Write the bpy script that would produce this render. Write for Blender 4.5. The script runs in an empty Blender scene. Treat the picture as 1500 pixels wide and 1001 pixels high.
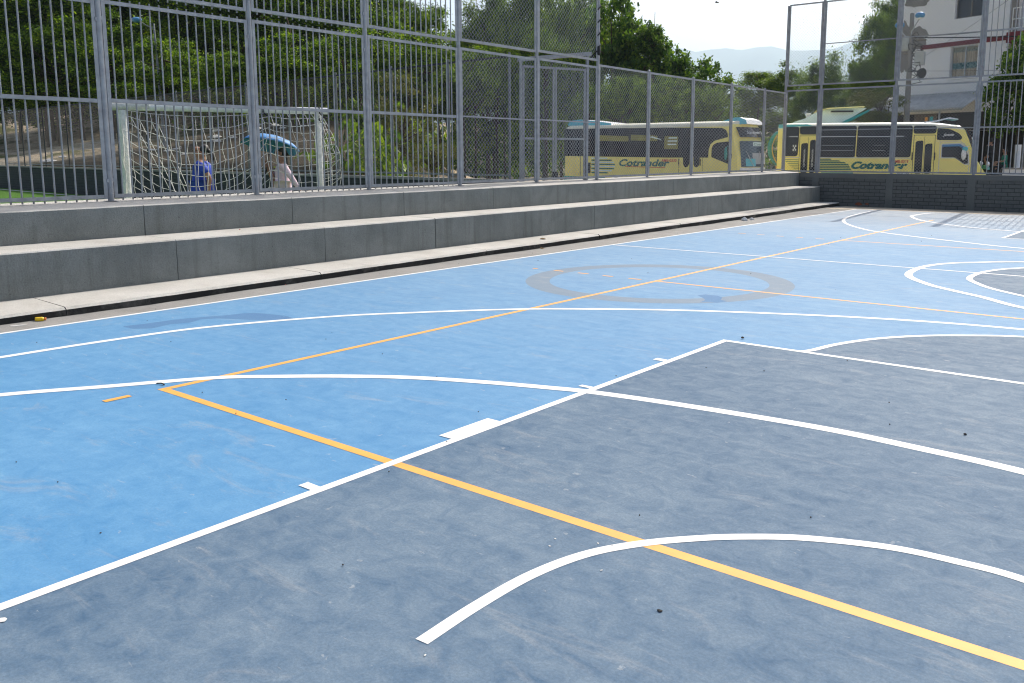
import bpy, bmesh, math, random
import numpy as np
from mathutils import Vector, Matrix, Quaternion
random.seed(7)
SUN_E = 3.3
SKY_S = 0.15
SKY_DUST = 5.0
EXPO = 0.5
HAZE_D = 0.00018
S = bpy.context.scene
COL = S.collection
R = math.radians
PI = math.pi

# ------------------------------------------------------------------ materials
def nodes_of(m):
    m.use_nodes = True
    nt = m.node_tree
    return nt, nt.nodes['Principled BSDF']

def nd(nt, typ, **kw):
    n = nt.nodes.new(typ)
    for k, v in kw.items():
        if k in n.inputs: n.inputs[k].default_value = v
        else: setattr(n, k, v)
    return n

def ramp(nt, src, stops):
    r = nt.nodes.new('ShaderNodeValToRGB')
    e = r.color_ramp.elements
    while len(e) < len(stops): e.new(0.5)
    for i, (p, c) in enumerate(stops):
        e[i].position = p
        e[i].color = (*c, 1) if len(c) == 3 else c
    nt.links.new(src, r.inputs['Fac'])
    return r

def coords(nt, kind='Object', scale=(1, 1, 1), rot=(0, 0, 0)):
    t = nt.nodes.new('ShaderNodeTexCoord')
    mp = nt.nodes.new('ShaderNodeMapping')
    mp.inputs['Scale'].default_value = scale
    mp.inputs['Rotation'].default_value = rot
    nt.links.new(t.outputs[kind], mp.inputs['Vector'])
    return mp.outputs['Vector']

def noise(nt, vec, scale, detail=4, rough=0.55, dist=0.0):
    n = nd(nt, 'ShaderNodeTexNoise', Scale=scale, Detail=detail, Roughness=rough, Distortion=dist)
    nt.links.new(vec, n.inputs['Vector'])
    return n.outputs['Fac']

def mixc(nt, fac, a, b, mode='MIX'):
    m = nt.nodes.new('ShaderNodeMix')
    m.data_type = 'RGBA'
    m.blend_type = mode
    for i, v in ((0, fac), (6, a), (7, b)):
        if hasattr(v, 'is_linked') or hasattr(v, 'links'): nt.links.new(v, m.inputs[i])
        elif i == 0: m.inputs[0].default_value = v
        else: m.inputs[i].default_value = (*v, 1) if len(v) == 3 else v
    return m.outputs[2]

def bump(nt, bsdf, h, strength, dist=0.01):
    b = nd(nt, 'ShaderNodeBump', Strength=strength, Distance=dist)
    nt.links.new(h, b.inputs['Height'])
    nt.links.new(b.outputs['Normal'], bsdf.inputs['Normal'])

def plain(name, col, rough=0.6, metal=0.0, var=0.12, nscale=6.0, bumpy=0.0, spec=0.5, dark=None, trans=0.0):
    m = bpy.data.materials.new(name)
    nt, b = nodes_of(m)
    v = coords(nt)
    f = noise(nt, v, nscale, 5, 0.6)
    lo = dark or tuple(c * (1 - var * 1.6) for c in col)
    hi = tuple(min(1, c * (1 + var)) for c in col)
    r = ramp(nt, f, [(0.28, lo), (0.72, hi)])
    nt.links.new(r.outputs['Color'], b.inputs['Base Color'])
    b.inputs['Roughness'].default_value = rough
    b.inputs['Metallic'].default_value = metal
    b.inputs['Specular IOR Level'].default_value = spec
    if trans: b.inputs['Transmission Weight'].default_value = trans
    if bumpy: bump(nt, b, noise(nt, v, nscale * 6, 4, 0.6), bumpy)
    return m

M = {}
def court_mat(name, c1, c2, dusty, dustamt, contrast, grain=0.10, pale_y=0.0, scuff=0.35):
    m = bpy.data.materials.new(name)
    nt, b = nodes_of(m)
    v = coords(nt)
    vs = coords(nt, scale=(0.7, 2.6, 1), rot=(0, 0, R(38)))
    f1 = noise(nt, v, 0.55, 7, 0.62, 0.6)
    f2 = noise(nt, vs, 3.2, 8, 0.68, 0.4)
    f3 = noise(nt, v, 9.0, 6, 0.7, 0.8)
    a = mixc(nt, 0.5, f1, f2)
    a2 = mixc(nt, 0.45, a, f3)
    lo = 0.5 - contrast; hi = 0.5 + contrast
    col = ramp(nt, a2, [(lo, c1), (hi, c2)]).outputs['Color']
    # dusty scuffed patches
    fd = noise(nt, vs, 1.7, 9, 0.72, 1.2)
    md = ramp(nt, fd, [(0.56, (0, 0, 0)), (0.74, (dustamt,) * 3)]).outputs['Color']
    col = mixc(nt, md, col, dusty)
    fd2 = noise(nt, coords(nt, scale=(1.0, 5.0, 1), rot=(0, 0, R(-20))), 2.6, 6, 0.65, 2.0)
    md2 = ramp(nt, fd2, [(0.69, (0, 0, 0)), (0.75, (dustamt * 1.1,) * 3)]).outputs['Color']
    col = mixc(nt, md2, col, dusty)
    # crisp small scuffs and hair scratches
    for sc_, rz_, s0_, lo_, hi_, am_ in (((1.0, 2.2, 1), 25, 8.5, 0.665, 0.70, 0.8), ((0.30, 16, 1), 62, 1.7, 0.705, 0.73, 0.55), ((0.35, 18, 1), -35, 1.5, 0.715, 0.74, 0.5), ((0.4, 15, 1), 8, 1.6, 0.72, 0.745, 0.5)):
        fq = noise(nt, coords(nt, scale=sc_, rot=(0, 0, R(rz_))), s0_, 5, 0.62, 0.5)
        mq = ramp(nt, fq, [(lo_, (0, 0, 0)), (hi_, (scuff * am_,) * 3)]).outputs['Color']
        col = mixc(nt, mq, col, tuple(min(0.7, c * 1.25) for c in dusty))
    if pale_y:  # blends to pale grey along Y, then to beige further out
        sp = nt.nodes.new('ShaderNodeSeparateXYZ'); nt.links.new(v, sp.inputs[0])
        mr = nd(nt, 'ShaderNodeMapRange'); nt.links.new(sp.outputs['Y'], mr.inputs[0])
        mr.inputs[1].default_value = -0.5; mr.inputs[2].default_value = 6.5; mr.inputs[4].default_value = pale_y
        wr_ = nd(nt, 'ShaderNodeMath', operation='MULTIPLY'); nt.links.new(mr.outputs[0], wr_.inputs[0])
        wn_ = ramp(nt, f2, [(0.3, (0.6,) * 3), (0.7, (1.3,) * 3)]); nt.links.new(wn_.outputs['Color'], wr_.inputs[1])
        col = mixc(nt, wr_.outputs[0], col, (0.44, 0.47, 0.47))
        m3 = nd(nt, 'ShaderNodeMapRange'); nt.links.new(sp.outputs['Y'], m3.inputs[0])
        m3.inputs[1].default_value = 11.0; m3.inputs[2].default_value = 20.5; m3.inputs[4].default_value = 0.62
        w3 = nd(nt, 'ShaderNodeMath', operation='MULTIPLY'); nt.links.new(m3.outputs[0], w3.inputs[0]); nt.links.new(wn_.outputs['Color'], w3.inputs[1])
        col = mixc(nt, w3.outputs[0], col, (0.50, 0.475, 0.43))
    # fine wear grain
    fg = noise(nt, v, 95, 3, 0.7)
    mg = ramp(nt, fg, [(0.2, (1 - grain * 2,) * 3), (0.8, (1 + grain,) * 3)]).outputs['Color']
    col = mixc(nt, 1.0, col, mg, 'MULTIPLY')
    nt.links.new(col, b.inputs['Base Color'])
    b.inputs['Roughness'].default_value = 0.7
    b.inputs['Specular IOR Level'].default_value = 0.14
    bump(nt, b, fg, 0.18, 0.004)
    return m

def paint_mat(name, col, under, amount=0.5):
    m = bpy.data.materials.new(name)
    nt, b = nodes_of(m)
    v = coords(nt)
    f = noise(nt, v, 5, 8, 0.72)
    r = ramp(nt, f, [(0.30, tuple(c * 0.86 for c in col)), (0.6, col)]).outputs['Color']
    fw = noise(nt, v, 55, 5, 0.75)
    w = ramp(nt, fw, [(0.60, (0, 0, 0)), (0.80, (amount,) * 3)]).outputs['Color']
    c = mixc(nt, w, r, under)
    nt.links.new(c, b.inputs['Base Color'])
    b.inputs['Roughness'].default_value = 0.6
    return m

def concrete_mat(name, c1, c2, stain, pits=True, vert=False):
    m = bpy.data.materials.new(name)
    nt, b = nodes_of(m)
    v = coords(nt)
    f1 = noise(nt, v, 1.3, 8, 0.66, 0.4)
    col = ramp(nt, f1, [(0.3, c1), (0.7, c2)]).outputs['Color']
    sc = (1, 6, 0.35) if vert else (1, 1, 1)
    fs = noise(nt, coords(nt, scale=sc), 1.1, 7, 0.7, 0.3)
    ms = ramp(nt, fs, [(0.52, (0, 0, 0)), (0.72, (0.55,) * 3)]).outputs['Color']
    col = mixc(nt, ms, col, stain)
    fg = noise(nt, v, 60, 4, 0.75)
    mg = ramp(nt, fg, [(0.25, (0.82,) * 3), (0.75, (1.12,) * 3)]).outputs['Color']
    col = mixc(nt, 1.0, col, mg, 'MULTIPLY')
    if pits:
        fsp = noise(nt, coords(nt, scale=(1, 1, 2.2)), 16, 6, 0.75, 0.6)
        msp = ramp(nt, fsp, [(0.60, (1, 1, 1)), (0.72, (0.55,) * 3)]).outputs['Color']
        col = mixc(nt, 1.0, col, msp, 'MULTIPLY')
        vo = nd(nt, 'ShaderNodeTexVoronoi', Scale=9.0)
        nt.links.new(v, vo.inputs['Vector'])
        fn = noise(nt, v, 3.1, 5, 0.6)
        dm = ramp(nt, vo.outputs['Distance'], [(0.03, (1, 1, 1)), (0.085, (0, 0, 0))]).outputs['Color']
        nm = ramp(nt, fn, [(0.5, (0, 0, 0)), (0.6, (0.75,) * 3)]).outputs['Color']
        mm = mixc(nt, 1.0, dm, nm, 'MULTIPLY')
        col = mixc(nt, mm, col, tuple(c * 0.28 for c in c1))
    nt.links.new(col, b.inputs['Base Color'])
    b.inputs['Roughness'].default_value = 0.9
    b.inputs['Specular IOR Level'].default_value = 0.25
    bump(nt, b, mixc(nt, 0.6, f1, fg), 0.9, 0.02)
    return m

def leaf_mat(name, stops, tr=0.35):
    m = bpy.data.materials.new(name)
    nt, b = nodes_of(m)
    g = nt.nodes.new('ShaderNodeNewGeometry')
    v = coords(nt)
    f = noise(nt, v, 3.6, 3, 0.55)  # noise clumps put sunlit sprays and dark gaps into the leaf colour
    a = nd(nt, 'ShaderNodeMath', operation='MULTIPLY_ADD')
    nt.links.new(g.outputs['Random Per Island'], a.inputs[0])
    a.inputs[1].default_value = 0.28
    s2 = nd(nt, 'ShaderNodeMath', operation='MULTIPLY')
    nt.links.new(f, s2.inputs[0]); s2.inputs[1].default_value = 0.72
    nt.links.new(s2.outputs[0], a.inputs[2])
    r = ramp(nt, a.outputs[0], stops)
    nt.links.new(r.outputs['Color'], b.inputs['Base Color'])
    b.inputs['Roughness'].default_value = 0.55
    b.inputs['Specular IOR Level'].default_value = 0.25
    t = nt.nodes.new('ShaderNodeBsdfTranslucent')
    br = mixc(nt, 1.0, r.outputs['Color'], (1.45, 1.45, 0.55), 'MULTIPLY')
    nt.links.new(br, t.inputs['Color'])
    mx = nt.nodes.new('ShaderNodeMixShader')
    mx.inputs[0].default_value = tr
    nt.links.new(b.outputs[0], mx.inputs[1]); nt.links.new(t.outputs[0], mx.inputs[2])
    nt.links.new(mx.outputs[0], nt.nodes['Material Output'].inputs['Surface'])
    return m

def glass_dark(name, col=(0.012, 0.014, 0.018), rough=0.06, spec=0.5):
    m = bpy.data.materials.new(name)
    nt, b = nodes_of(m)
    v = coords(nt)
    f = noise(nt, v, 0.9, 3, 0.5)
    r = ramp(nt, f, [(0.35, col), (0.7, tuple(c * 2.2 + 0.004 for c in col))])
    nt.links.new(r.outputs['Color'], b.inputs['Base Color'])
    b.inputs['Roughness'].default_value = rough
    b.inputs['Specular IOR Level'].default_value = spec
    return m

def block_mat(name, c1, c2, mortar):
    m = bpy.data.materials.new(name)
    nt, b = nodes_of(m)
    t = nt.nodes.new('ShaderNodeTexCoord')
    sp = nt.nodes.new('ShaderNodeSeparateXYZ'); nt.links.new(t.outputs['Object'], sp.inputs[0])
    cb = nt.nodes.new('ShaderNodeCombineXYZ')
    nt.links.new(sp.outputs['X'], cb.inputs['X']); nt.links.new(sp.outputs['Z'], cb.inputs['Y'])
    br = nt.nodes.new('ShaderNodeTexBrick')
    br.offset = 0.5
    for k, val in (('Scale', 1.0), ('Mortar Size', 0.008), ('Mortar Smooth', 0.35), ('Brick Width', 0.29), ('Row Height', 0.1)):
        br.inputs[k].default_value = val
    br.inputs['Color1'].default_value = (*c1, 1); br.inputs['Color2'].default_value = (*c2, 1)
    br.inputs['Mortar'].default_value = (*mortar, 1)
    nt.links.new(cb.outputs[0], br.inputs['Vector'])
    v = coords(nt)
    f = noise(nt, v, 14, 6, 0.7)
    mg = ramp(nt, f, [(0.25, (0.8,) * 3), (0.75, (1.15,) * 3)]).outputs['Color']
    col = mixc(nt, 1.0, br.outputs['Color'], mg, 'MULTIPLY')
    nt.links.new(col, b.inputs['Base Color'])
    b.inputs['Roughness'].default_value = 0.92
    b.inputs['Specular IOR Level'].default_value = 0.2
    inv = nd(nt, 'ShaderNodeMath', operation='SUBTRACT'); inv.inputs[0].default_value = 1.0
    nt.links.new(br.outputs['Fac'], inv.inputs[1])
    bump(nt, b, inv.outputs[0], 0.8, 0.012)
    return m

DUST = (0.42, 0.40, 0.36)
M['blue'] = court_mat('court blue paint', (0.068, 0.222, 0.425), (0.152, 0.330, 0.520), DUST, 0.36, 0.16, 0.08, 0.24)
M['key'] = court_mat('worn grey blue paint', (0.052, 0.112, 0.195), (0.195, 0.258, 0.318), (0.42, 0.42, 0.40), 0.34, 0.15, 0.13, 0.0, 0.36)
M['oldring'] = court_mat('faded grey ring paint', (0.175, 0.235, 0.300), (0.235, 0.295, 0.355), DUST, 0.4, 0.2)
M['stain'] = court_mat('damp blue stain', (0.085, 0.19, 0.35), (0.115, 0.235, 0.40), (0.2, 0.28, 0.36), 0.3, 0.2)
M['white_line'] = paint_mat('white line paint', (0.80, 0.80, 0.78), (0.45, 0.55, 0.65), 0.45)
M['yellow_line'] = paint_mat('yellow line paint', (0.80, 0.385, 0.068), (0.5, 0.42, 0.28), 0.4)
M['riser'] = concrete_mat('grey cement render', (0.165, 0.178, 0.170), (0.262, 0.276, 0.262), (0.115, 0.118, 0.105), True, True)
M['tread'] = concrete_mat('pale worn concrete', (0.50, 0.475, 0.425), (0.64, 0.615, 0.565), (0.40, 0.365, 0.31), False)
M['kerbblack'] = concrete_mat('black painted kerb', (0.020, 0.020, 0.020), (0.042, 0.042, 0.040), (0.30, 0.28, 0.25), False)
M['pavement'] = concrete_mat('grey concrete apron', (0.28, 0.27, 0.25), (0.36, 0.345, 0.32), (0.22, 0.20, 0.175), True)
M['dirt'] = plain('pale sandy dirt', (0.62, 0.53, 0.41), 0.95, var=0.2, nscale=2.0, bumpy=0.4, spec=0.1)
M['block'] = block_mat('dark grey block', (0.128, 0.132, 0.126), (0.144, 0.148, 0.142), (0.066, 0.067, 0.064))
M['pillar'] = concrete_mat('dark grey render', (0.142, 0.147, 0.140), (0.170, 0.175, 0.168), (0.115, 0.115, 0.108), False)
M['fieldblock'] = block_mat('dark field wall block', (0.070, 0.074, 0.074), (0.080, 0.083, 0.083), (0.035, 0.036, 0.036))
M['galv'] = plain('galvanised grey paint', (0.335, 0.342, 0.352), 0.5, 0.12, 0.16, 9.0, 0.05)
M['galv_far'] = plain('dull galvanised steel', (0.22, 0.23, 0.245), 0.5, 0.35, 0.15, 8.0)
M['wire'] = plain('galvanised wire', (0.44, 0.45, 0.46), 0.55, 0.15, 0.1, 5.0)
M['dark_steel'] = plain('dark weathered steel', (0.045, 0.046, 0.048), 0.6, 0.2, 0.2, 5.0)
M['black'] = plain('black rubber', (0.012, 0.012, 0.013), 0.7, 0, 0.2, 8.0)
M['turf'] = plain('green artificial turf', (0.085, 0.185, 0.028), 0.9, 0, 0.3, 30.0, 0.5, 0.1)
M['whitepaint'] = plain('chipped white paint', (0.84, 0.84, 0.82), 0.5, 0, 0.12, 18.0, 0.1)
M['cord'] = plain('off white net cord', (0.88, 0.86, 0.80), 0.85, 0, 0.12, 30.0)
M['bark'] = plain('grey brown bark', (0.10, 0.075, 0.05), 0.9, 0, 0.35, 9.0, 0.6, 0.1)
M['leaf_f'] = leaf_mat('light feathery leaves', [(0.32, (0.008, 0.020, 0.004)), (0.46, (0.040, 0.092, 0.010)), (0.57, (0.15, 0.26, 0.016)), (0.69, (0.36, 0.50, 0.030))], 0.36)
M['leaf_m'] = leaf_mat('mid green leaves', [(0.30, (0.012, 0.030, 0.005)), (0.47, (0.060, 0.125, 0.012)), (0.63, (0.21, 0.31, 0.024))], 0.36)
M['leaf_b'] = leaf_mat('dark glossy leaves', [(0.30, (0.018, 0.045, 0.012)), (0.50, (0.060, 0.135, 0.024)), (0.68, (0.20, 0.30, 0.04))], 0.42)
M['leaf_s'] = leaf_mat('olive shrub leaves', [(0.15, (0.060, 0.070, 0.020)), (0.55, (0.13, 0.15, 0.040)), (0.85, (0.30, 0.28, 0.10))], 0.32)
M['bus_yellow'] = plain('yellow bus paint', (0.97, 0.85, 0.25), 0.5, 0, 0.05, 1.5)
M['bus_cream'] = plain('cream bus roof paint', (0.83, 0.79, 0.60), 0.38, 0, 0.06, 2.0)
M['bus_teal'] = plain('teal bus paint', (0.02, 0.30, 0.28), 0.35, 0, 0.08, 3.0)
M['bus_aqua'] = plain('aqua bus paint', (0.10, 0.52, 0.60), 0.35, 0, 0.1, 3.0)
M['bus_white'] = plain('white bus paint', (0.78, 0.80, 0.80), 0.35, 0, 0.06, 3.0)
M['bus_mint'] = plain('mint bus paint', (0.76, 0.90, 0.84), 0.4, 0, 0.08, 3.0)
M['bus_green'] = plain('green bus lettering', (0.012, 0.16, 0.13), 0.4, 0, 0.06, 3.0)
M['bus_red'] = plain('red bus lettering', (0.62, 0.06, 0.04), 0.4, 0, 0.06, 3.0)
M['bus_orange'] = plain('orange bus paint', (0.72, 0.28, 0.03), 0.4, 0, 0.1, 3.0)
M['bus_olive'] = plain('tinted olive panel', (0.30, 0.29, 0.08), 0.25, 0, 0.2, 3.0)
M['chrome'] = plain('brushed aluminium', (0.62, 0.64, 0.66), 0.3, 0.7, 0.08, 5.0)
M['glass'] = glass_dark('dark tinted glass')
M['glass_blue'] = glass_dark('bluish windscreen glass', (0.030, 0.055, 0.075), 0.04, 0.7)
M['bwall'] = concrete_mat('white rendered house wall', (0.84, 0.84, 0.84), (0.90, 0.90, 0.90), (0.72, 0.71, 0.70), False)
M['brender'] = concrete_mat('bare grey mortar', (0.22, 0.21, 0.195), (0.33, 0.31, 0.285), (0.18, 0.17, 0.16), True)
M['bband'] = plain('dark red painted band', (0.17, 0.022, 0.030), 0.6, 0, 0.1, 4.0)
M['zinc'] = plain('weathered zinc sheet', (0.50, 0.49, 0.47), 0.65, 0.0, 0.18, 3.0)
M['curtain'] = None
M['skin'] = plain('brown skin', (0.36, 0.19, 0.115), 0.55, 0, 0.06, 9.0)
M['hair'] = plain('black hair', (0.012, 0.010, 0.009), 0.45, 0, 0.3, 40.0, 0.4)
M['shirt_blue'] = plain('royal blue jersey cloth', (0.018, 0.060, 0.46), 0.7, 0, 0.14, 9.0, 0.2)
M['shirt_pink'] = plain('pale pink cloth', (0.86, 0.66, 0.73), 0.8, 0, 0.08, 9.0, 0.2)
M['jeans'] = plain('dark blue denim', (0.03, 0.045, 0.13), 0.8, 0, 0.15, 20.0, 0.2)
M['shirt_green'] = plain('green polo cloth', (0.02, 0.20, 0.13), 0.8, 0, 0.12, 9.0)
M['umb'] = plain('light blue umbrella cloth', (0.075, 0.26, 0.56), 0.6, 0, 0.1, 5.0)
M['eye'] = plain('dark eye', (0.02, 0.015, 0.012), 0.2)
M['lip'] = plain('lip', (0.30, 0.10, 0.08), 0.5)
M['bottle'] = plain('yellow plastic', (0.85, 0.55, 0.02), 0.35, 0, 0.06, 20.0)
M['bottle_cap'] = plain('orange plastic', (0.75, 0.20, 0.03), 0.4, 0, 0.06, 20.0)
M['paper'] = plain('dirty white paper', (0.72, 0.70, 0.66), 0.85, 0, 0.12, 30.0, 0.3)
M['stone'] = plain('dark pebble', (0.055, 0.05, 0.045), 0.9, 0, 0.3, 30.0, 0.5)
M['redscrap'] = plain('red wrapper', (0.65, 0.12, 0.09), 0.6, 0, 0.15, 30.0)
M['dryleaf'] = plain('dry brown leaf', (0.22, 0.13, 0.05), 0.85, 0, 0.25, 30.0)
M['brickred'] = plain('exposed red clay brick', (0.28, 0.085, 0.04), 0.9, 0, 0.2, 20.0, 0.4)
M['lamp_blue'] = plain('blue enamel lamp hood', (0.06, 0.24, 0.48), 0.4, 0, 0.08, 6.0)
M['insulator'] = plain('grey transformer paint', (0.42, 0.44, 0.44), 0.5, 0, 0.1, 5.0)
M['wood'] = plain('weathered wood pole', (0.20, 0.17, 0.14), 0.85, 0, 0.25, 8.0, 0.3)

# ------------------------------------------------------------------ mesh builder
class MB:
    def __init__(self): self.v = []; self.f = []; self.m = []; self.sm = []
    def add(self, vs, fs, mi=0, smooth=False):
        o = len(self.v)
        self.v += [tuple(p) for p in vs]
        for f in fs:
            self.f.append(tuple(i + o for i in f)); self.m.append(mi); self.sm.append(smooth)
        return self
    def box(self, x0, x1, y0, y1, z0, z1, mi=0):
        vs = [(x0, y0, z0), (x1, y0, z0), (x1, y1, z0), (x0, y1, z0), (x0, y0, z1), (x1, y0, z1), (x1, y1, z1), (x0, y1, z1)]
        return self.add(vs, [(0, 3, 2, 1), (4, 5, 6, 7), (0, 1, 5, 4), (1, 2, 6, 5), (2, 3, 7, 6), (3, 0, 4, 7)], mi)
    def obox(self, c, ax, ay, az, hx, hy, hz, mi=0):
        c = Vector(c); ax = Vector(ax).normalized() * hx; ay = Vector(ay).normalized() * hy; az = Vector(az).normalized() * hz
        vs = [c + sx * ax + sy * ay + sz * az for sz in (-1, 1) for sx, sy in ((-1, -1), (1, -1), (1, 1), (-1, 1))]
        return self.add(vs, [(0, 3, 2, 1), (4, 5, 6, 7), (0, 1, 5, 4), (1, 2, 6, 5), (2, 3, 7, 6), (3, 0, 4, 7)], mi)
    def bar(self, a, b, w, h, mi=0, up=(0, 0, 1)):
        a = Vector(a); b = Vector(b); d = (b - a)
        u = Vector(up)
        s = d.cross(u)
        if s.length < 1e-6: s = d.cross(Vector((1, 0, 0)))
        u = s.cross(d)
        return self.obox((a + b) / 2, d, s, u, d.length / 2, w / 2, h / 2, mi)
    def tube(self, pts, r, n=8, mi=0, cap=True, smooth=True):
        pts = [Vector(p) for p in pts]
        rs = r if isinstance(r, (list, tuple)) else [r] * len(pts)
        vs = []; fs = []
        prev = None
        for i, p in enumerate(pts):
            d = (pts[min(i + 1, len(pts) - 1)] - pts[max(i - 1, 0)])
            if d.length < 1e-9: d = Vector((0, 0, 1))
            d.normalize()
            if prev is None:
                ref = Vector((0, 0, 1)) if abs(d.z) < 0.9 else Vector((1, 0, 0))
                u = d.cross(ref).normalized()
            else:
                u = (prev - d * prev.dot(d))
                u = u.normalized() if u.length > 1e-6 else d.orthogonal().normalized()
            prev = u
            w = d.cross(u)
            for k in range(n):
                a = 2 * PI * k / n
                vs.append(p + (u * math.cos(a) + w * math.sin(a)) * rs[i])
        for i in range(len(pts) - 1):
            for k in range(n):
                fs.append((i * n + k, i * n + (k + 1) % n, (i + 1) * n + (k + 1) % n, (i + 1) * n + k))
        self.add(vs, fs, mi, smooth)
        if cap:
            self.add(vs[:n], [tuple(range(n))[::-1]], mi); self.add(vs[-n:], [tuple(range(n))], mi)
        return self
    def sphere(self, c, rx, ry=None, rz=None, nu=12, nv=8, mi=0, smooth=True):
        ry = ry or rx; rz = rz or rx
        vs = []; fs = []
        for j in range(nv + 1):
            t = PI * j / nv
            for i in range(nu):
                p = 2 * PI * i / nu
                vs.append((c[0] + rx * math.sin(t) * math.cos(p), c[1] + ry * math.sin(t) * math.sin(p), c[2] + rz * math.cos(t)))
        for j in range(nv):
            for i in range(nu):
                fs.append((j * nu + i, (j + 1) * nu + i, (j + 1) * nu + (i + 1) % nu, j * nu + (i + 1) % nu))
        return self.add(vs, fs, mi, smooth)
    def lathe(self, c, prof, n=16, mi=0, smooth=True, axis=None):
        vs = []; fs = []
        for r, z in prof:
            for k in range(n):
                a = 2 * PI * k / n
                vs.append(Vector((r * math.cos(a), r * math.sin(a), z)))
        if axis is not None:
            q = Vector((0, 0, 1)).rotation_difference(Vector(axis).normalized())
            vs = [q @ p for p in vs]
        vs = [p + Vector(c) for p in vs]
        for i in range(len(prof) - 1):
            for k in range(n):
                fs.append((i * n + k, i * n + (k + 1) % n, (i + 1) * n + (k + 1) % n, (i + 1) * n + k))
        return self.add(vs, fs, mi, smooth)
    def poly(self, pts, off, mi=0):
        """closed polygon in 3D thickened by the vector off"""
        off = Vector(off); n = len(pts)
        a = [Vector(p) for p in pts]; b = [p + off for p in a]
        self.add(a + b, [tuple(range(n)), tuple(range(2 * n - 1, n - 1, -1))] + [(i, i + n, (i + 1) % n + n, (i + 1) % n) for i in range(n)], mi)
        return self
    def build(self, name, mats, parent=None, loc=None):
        me = bpy.data.meshes.new(name)
        me.from_pydata([tuple(p) for p in self.v], [], self.f)
        for m in (mats if isinstance(mats, (list, tuple)) else [mats]): me.materials.append(M[m] if isinstance(m, str) else m)
        me.polygons.foreach_set('material_index', self.m)
        me.polygons.foreach_set('use_smooth', self.sm)
        bm = bmesh.new(); bm.from_mesh(me)
        bmesh.ops.recalc_face_normals(bm, faces=bm.faces)
        bm.to_mesh(me); bm.free()
        me.update()
        return link(name, me, parent, loc)

def link(name, data, parent=None, loc=None):
    o = bpy.data.objects.new(name, data)
    COL.objects.link(o)
    if parent: o.parent = parent
    if loc: o.location = loc
    return o
def tag(o, label, cat, group=None):
    o['label'] = label; o['category'] = cat
    if group: o['group'] = group
    return o
def thing(name, label, cat, loc=(0, 0, 0), rz=0, group=None):
    o = link(name, None, None, loc)
    o.rotation_euler = (0, 0, rz)
    return tag(o, label, cat, group)
def struct(o, kind='structure'):
    o['kind'] = kind; return o
def child_copy(src, parent):
    c = src.copy(); COL.objects.link(c); c.parent = parent
    for g in list(src.children): child_copy(g, c)
    return c
def dup(root, loc, rz=0, label=None, scale=None):
    r = root.copy(); COL.objects.link(r); r.location = loc; r.rotation_euler = (0, 0, rz)
    if label: r['label'] = label
    if scale: r.scale = scale
    for ch in list(root.children): child_copy(ch, r)
    return r
def catmull(pts, n=10):
    out = []
    P = [Vector(p) for p in pts]
    P = [P[0] * 2 - P[1]] + P + [P[-1] * 2 - P[-2]]
    for i in range(1, len(P) - 2):
        for k in range(n):
            t = k / n
            a, b, c, d = P[i - 1], P[i], P[i + 1], P[i + 2]
            out.append(0.5 * ((2 * b) + (c - a) * t + (2 * a - 5 * b + 4 * c - d) * t * t + (3 * b - a - 3 * c + d) * t ** 3))
    out.append(P[-2])
    return out

# ------------------------------------------------------------------ camera, light, sky
cam_d = bpy.data.cameras.new('camera')
cam = link('camera', cam_d)
yaw, pitch, roll = -0.6684203823640747, 0.1485134935045612, 0.00033545848652941486
f = Vector((math.sin(yaw) * math.cos(pitch), math.cos(yaw) * math.cos(pitch), -math.sin(pitch)))
rt = f.cross(Vector((0, 0, 1))).normalized(); up = rt.cross(f)
r2 = rt * math.cos(roll) + up * math.sin(roll); u2 = -rt * math.sin(roll) + up * math.cos(roll)
CAM = Vector((5.0751, -2.6532, 1.4456))
mw = Matrix((( r2.x, u2.x, -f.x, CAM.x), (r2.y, u2.y, -f.y, CAM.y), (r2.z, u2.z, -f.z, CAM.z), (0, 0, 0, 1)))
cam.matrix_world = mw
cam_d.sensor_width = 36.0
cam_d.lens = 1265.07 / 1500 * 36.0
cam_d.shift_x = -39.686 / 1500
cam_d.shift_y = -84.025 / 1500
cam_d.clip_start = 0.05; cam_d.clip_end = 20000
S.camera = cam

EL = R(43.0)
sun_dir = Vector((-0.10, 1.0, 0)).normalized() * math.cos(EL) + Vector((0, 0, math.sin(EL)))
sl = bpy.data.lights.new('sun', 'SUN')
sl.energy = SUN_E; sl.angle = R(0.42); sl.color = (1.0, 0.955, 0.88)
so = link('sun', sl)
so.rotation_euler = (-sun_dir).to_track_quat('-Z', 'Y').to_euler()
so.location = (0, 10, 40)
W = bpy.data.worlds.new('World'); S.world = W; W.use_nodes = True
wn = W.node_tree
sky = wn.nodes.new('ShaderNodeTexSky'); sky.sky_type = 'NISHITA'
sky.sun_disc = False; sky.sun_elevation = EL; sky.sun_rotation = math.atan2(-0.10, 1.0)
sky.altitude = 0.0; sky.air_density = 0.75; sky.dust_density = SKY_DUST; sky.ozone_density = 1.0
bg = wn.nodes['Background']; wn.links.new(sky.outputs[0], bg.inputs['Color'])
bg.inputs['Strength'].default_value = SKY_S
vs_ = S.view_settings
S.display_settings.display_device = 'sRGB'
vs_.view_transform = 'Standard'; vs_.look = 'None'; vs_.exposure = EXPO; vs_.gamma = 1.0
S.render.engine = 'CYCLES'
S.cycles.use_denoising = True
S.cycles.denoiser = 'OPENIMAGEDENOISE'; S.cycles.denoising_input_passes = 'RGB_ALBEDO_NORMAL'; S.cycles.denoising_prefilter = 'ACCURATE'
S.cycles.pixel_filter_type = 'BLACKMAN_HARRIS'; S.cycles.filter_width = 1.15
S.cycles.max_bounces = 7; S.cycles.diffuse_bounces = 3; S.cycles.glossy_bounces = 3
S.cycles.transmission_bounces = 4; S.cycles.volume_bounces = 0; S.cycles.transparent_max_bounces = 4
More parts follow.
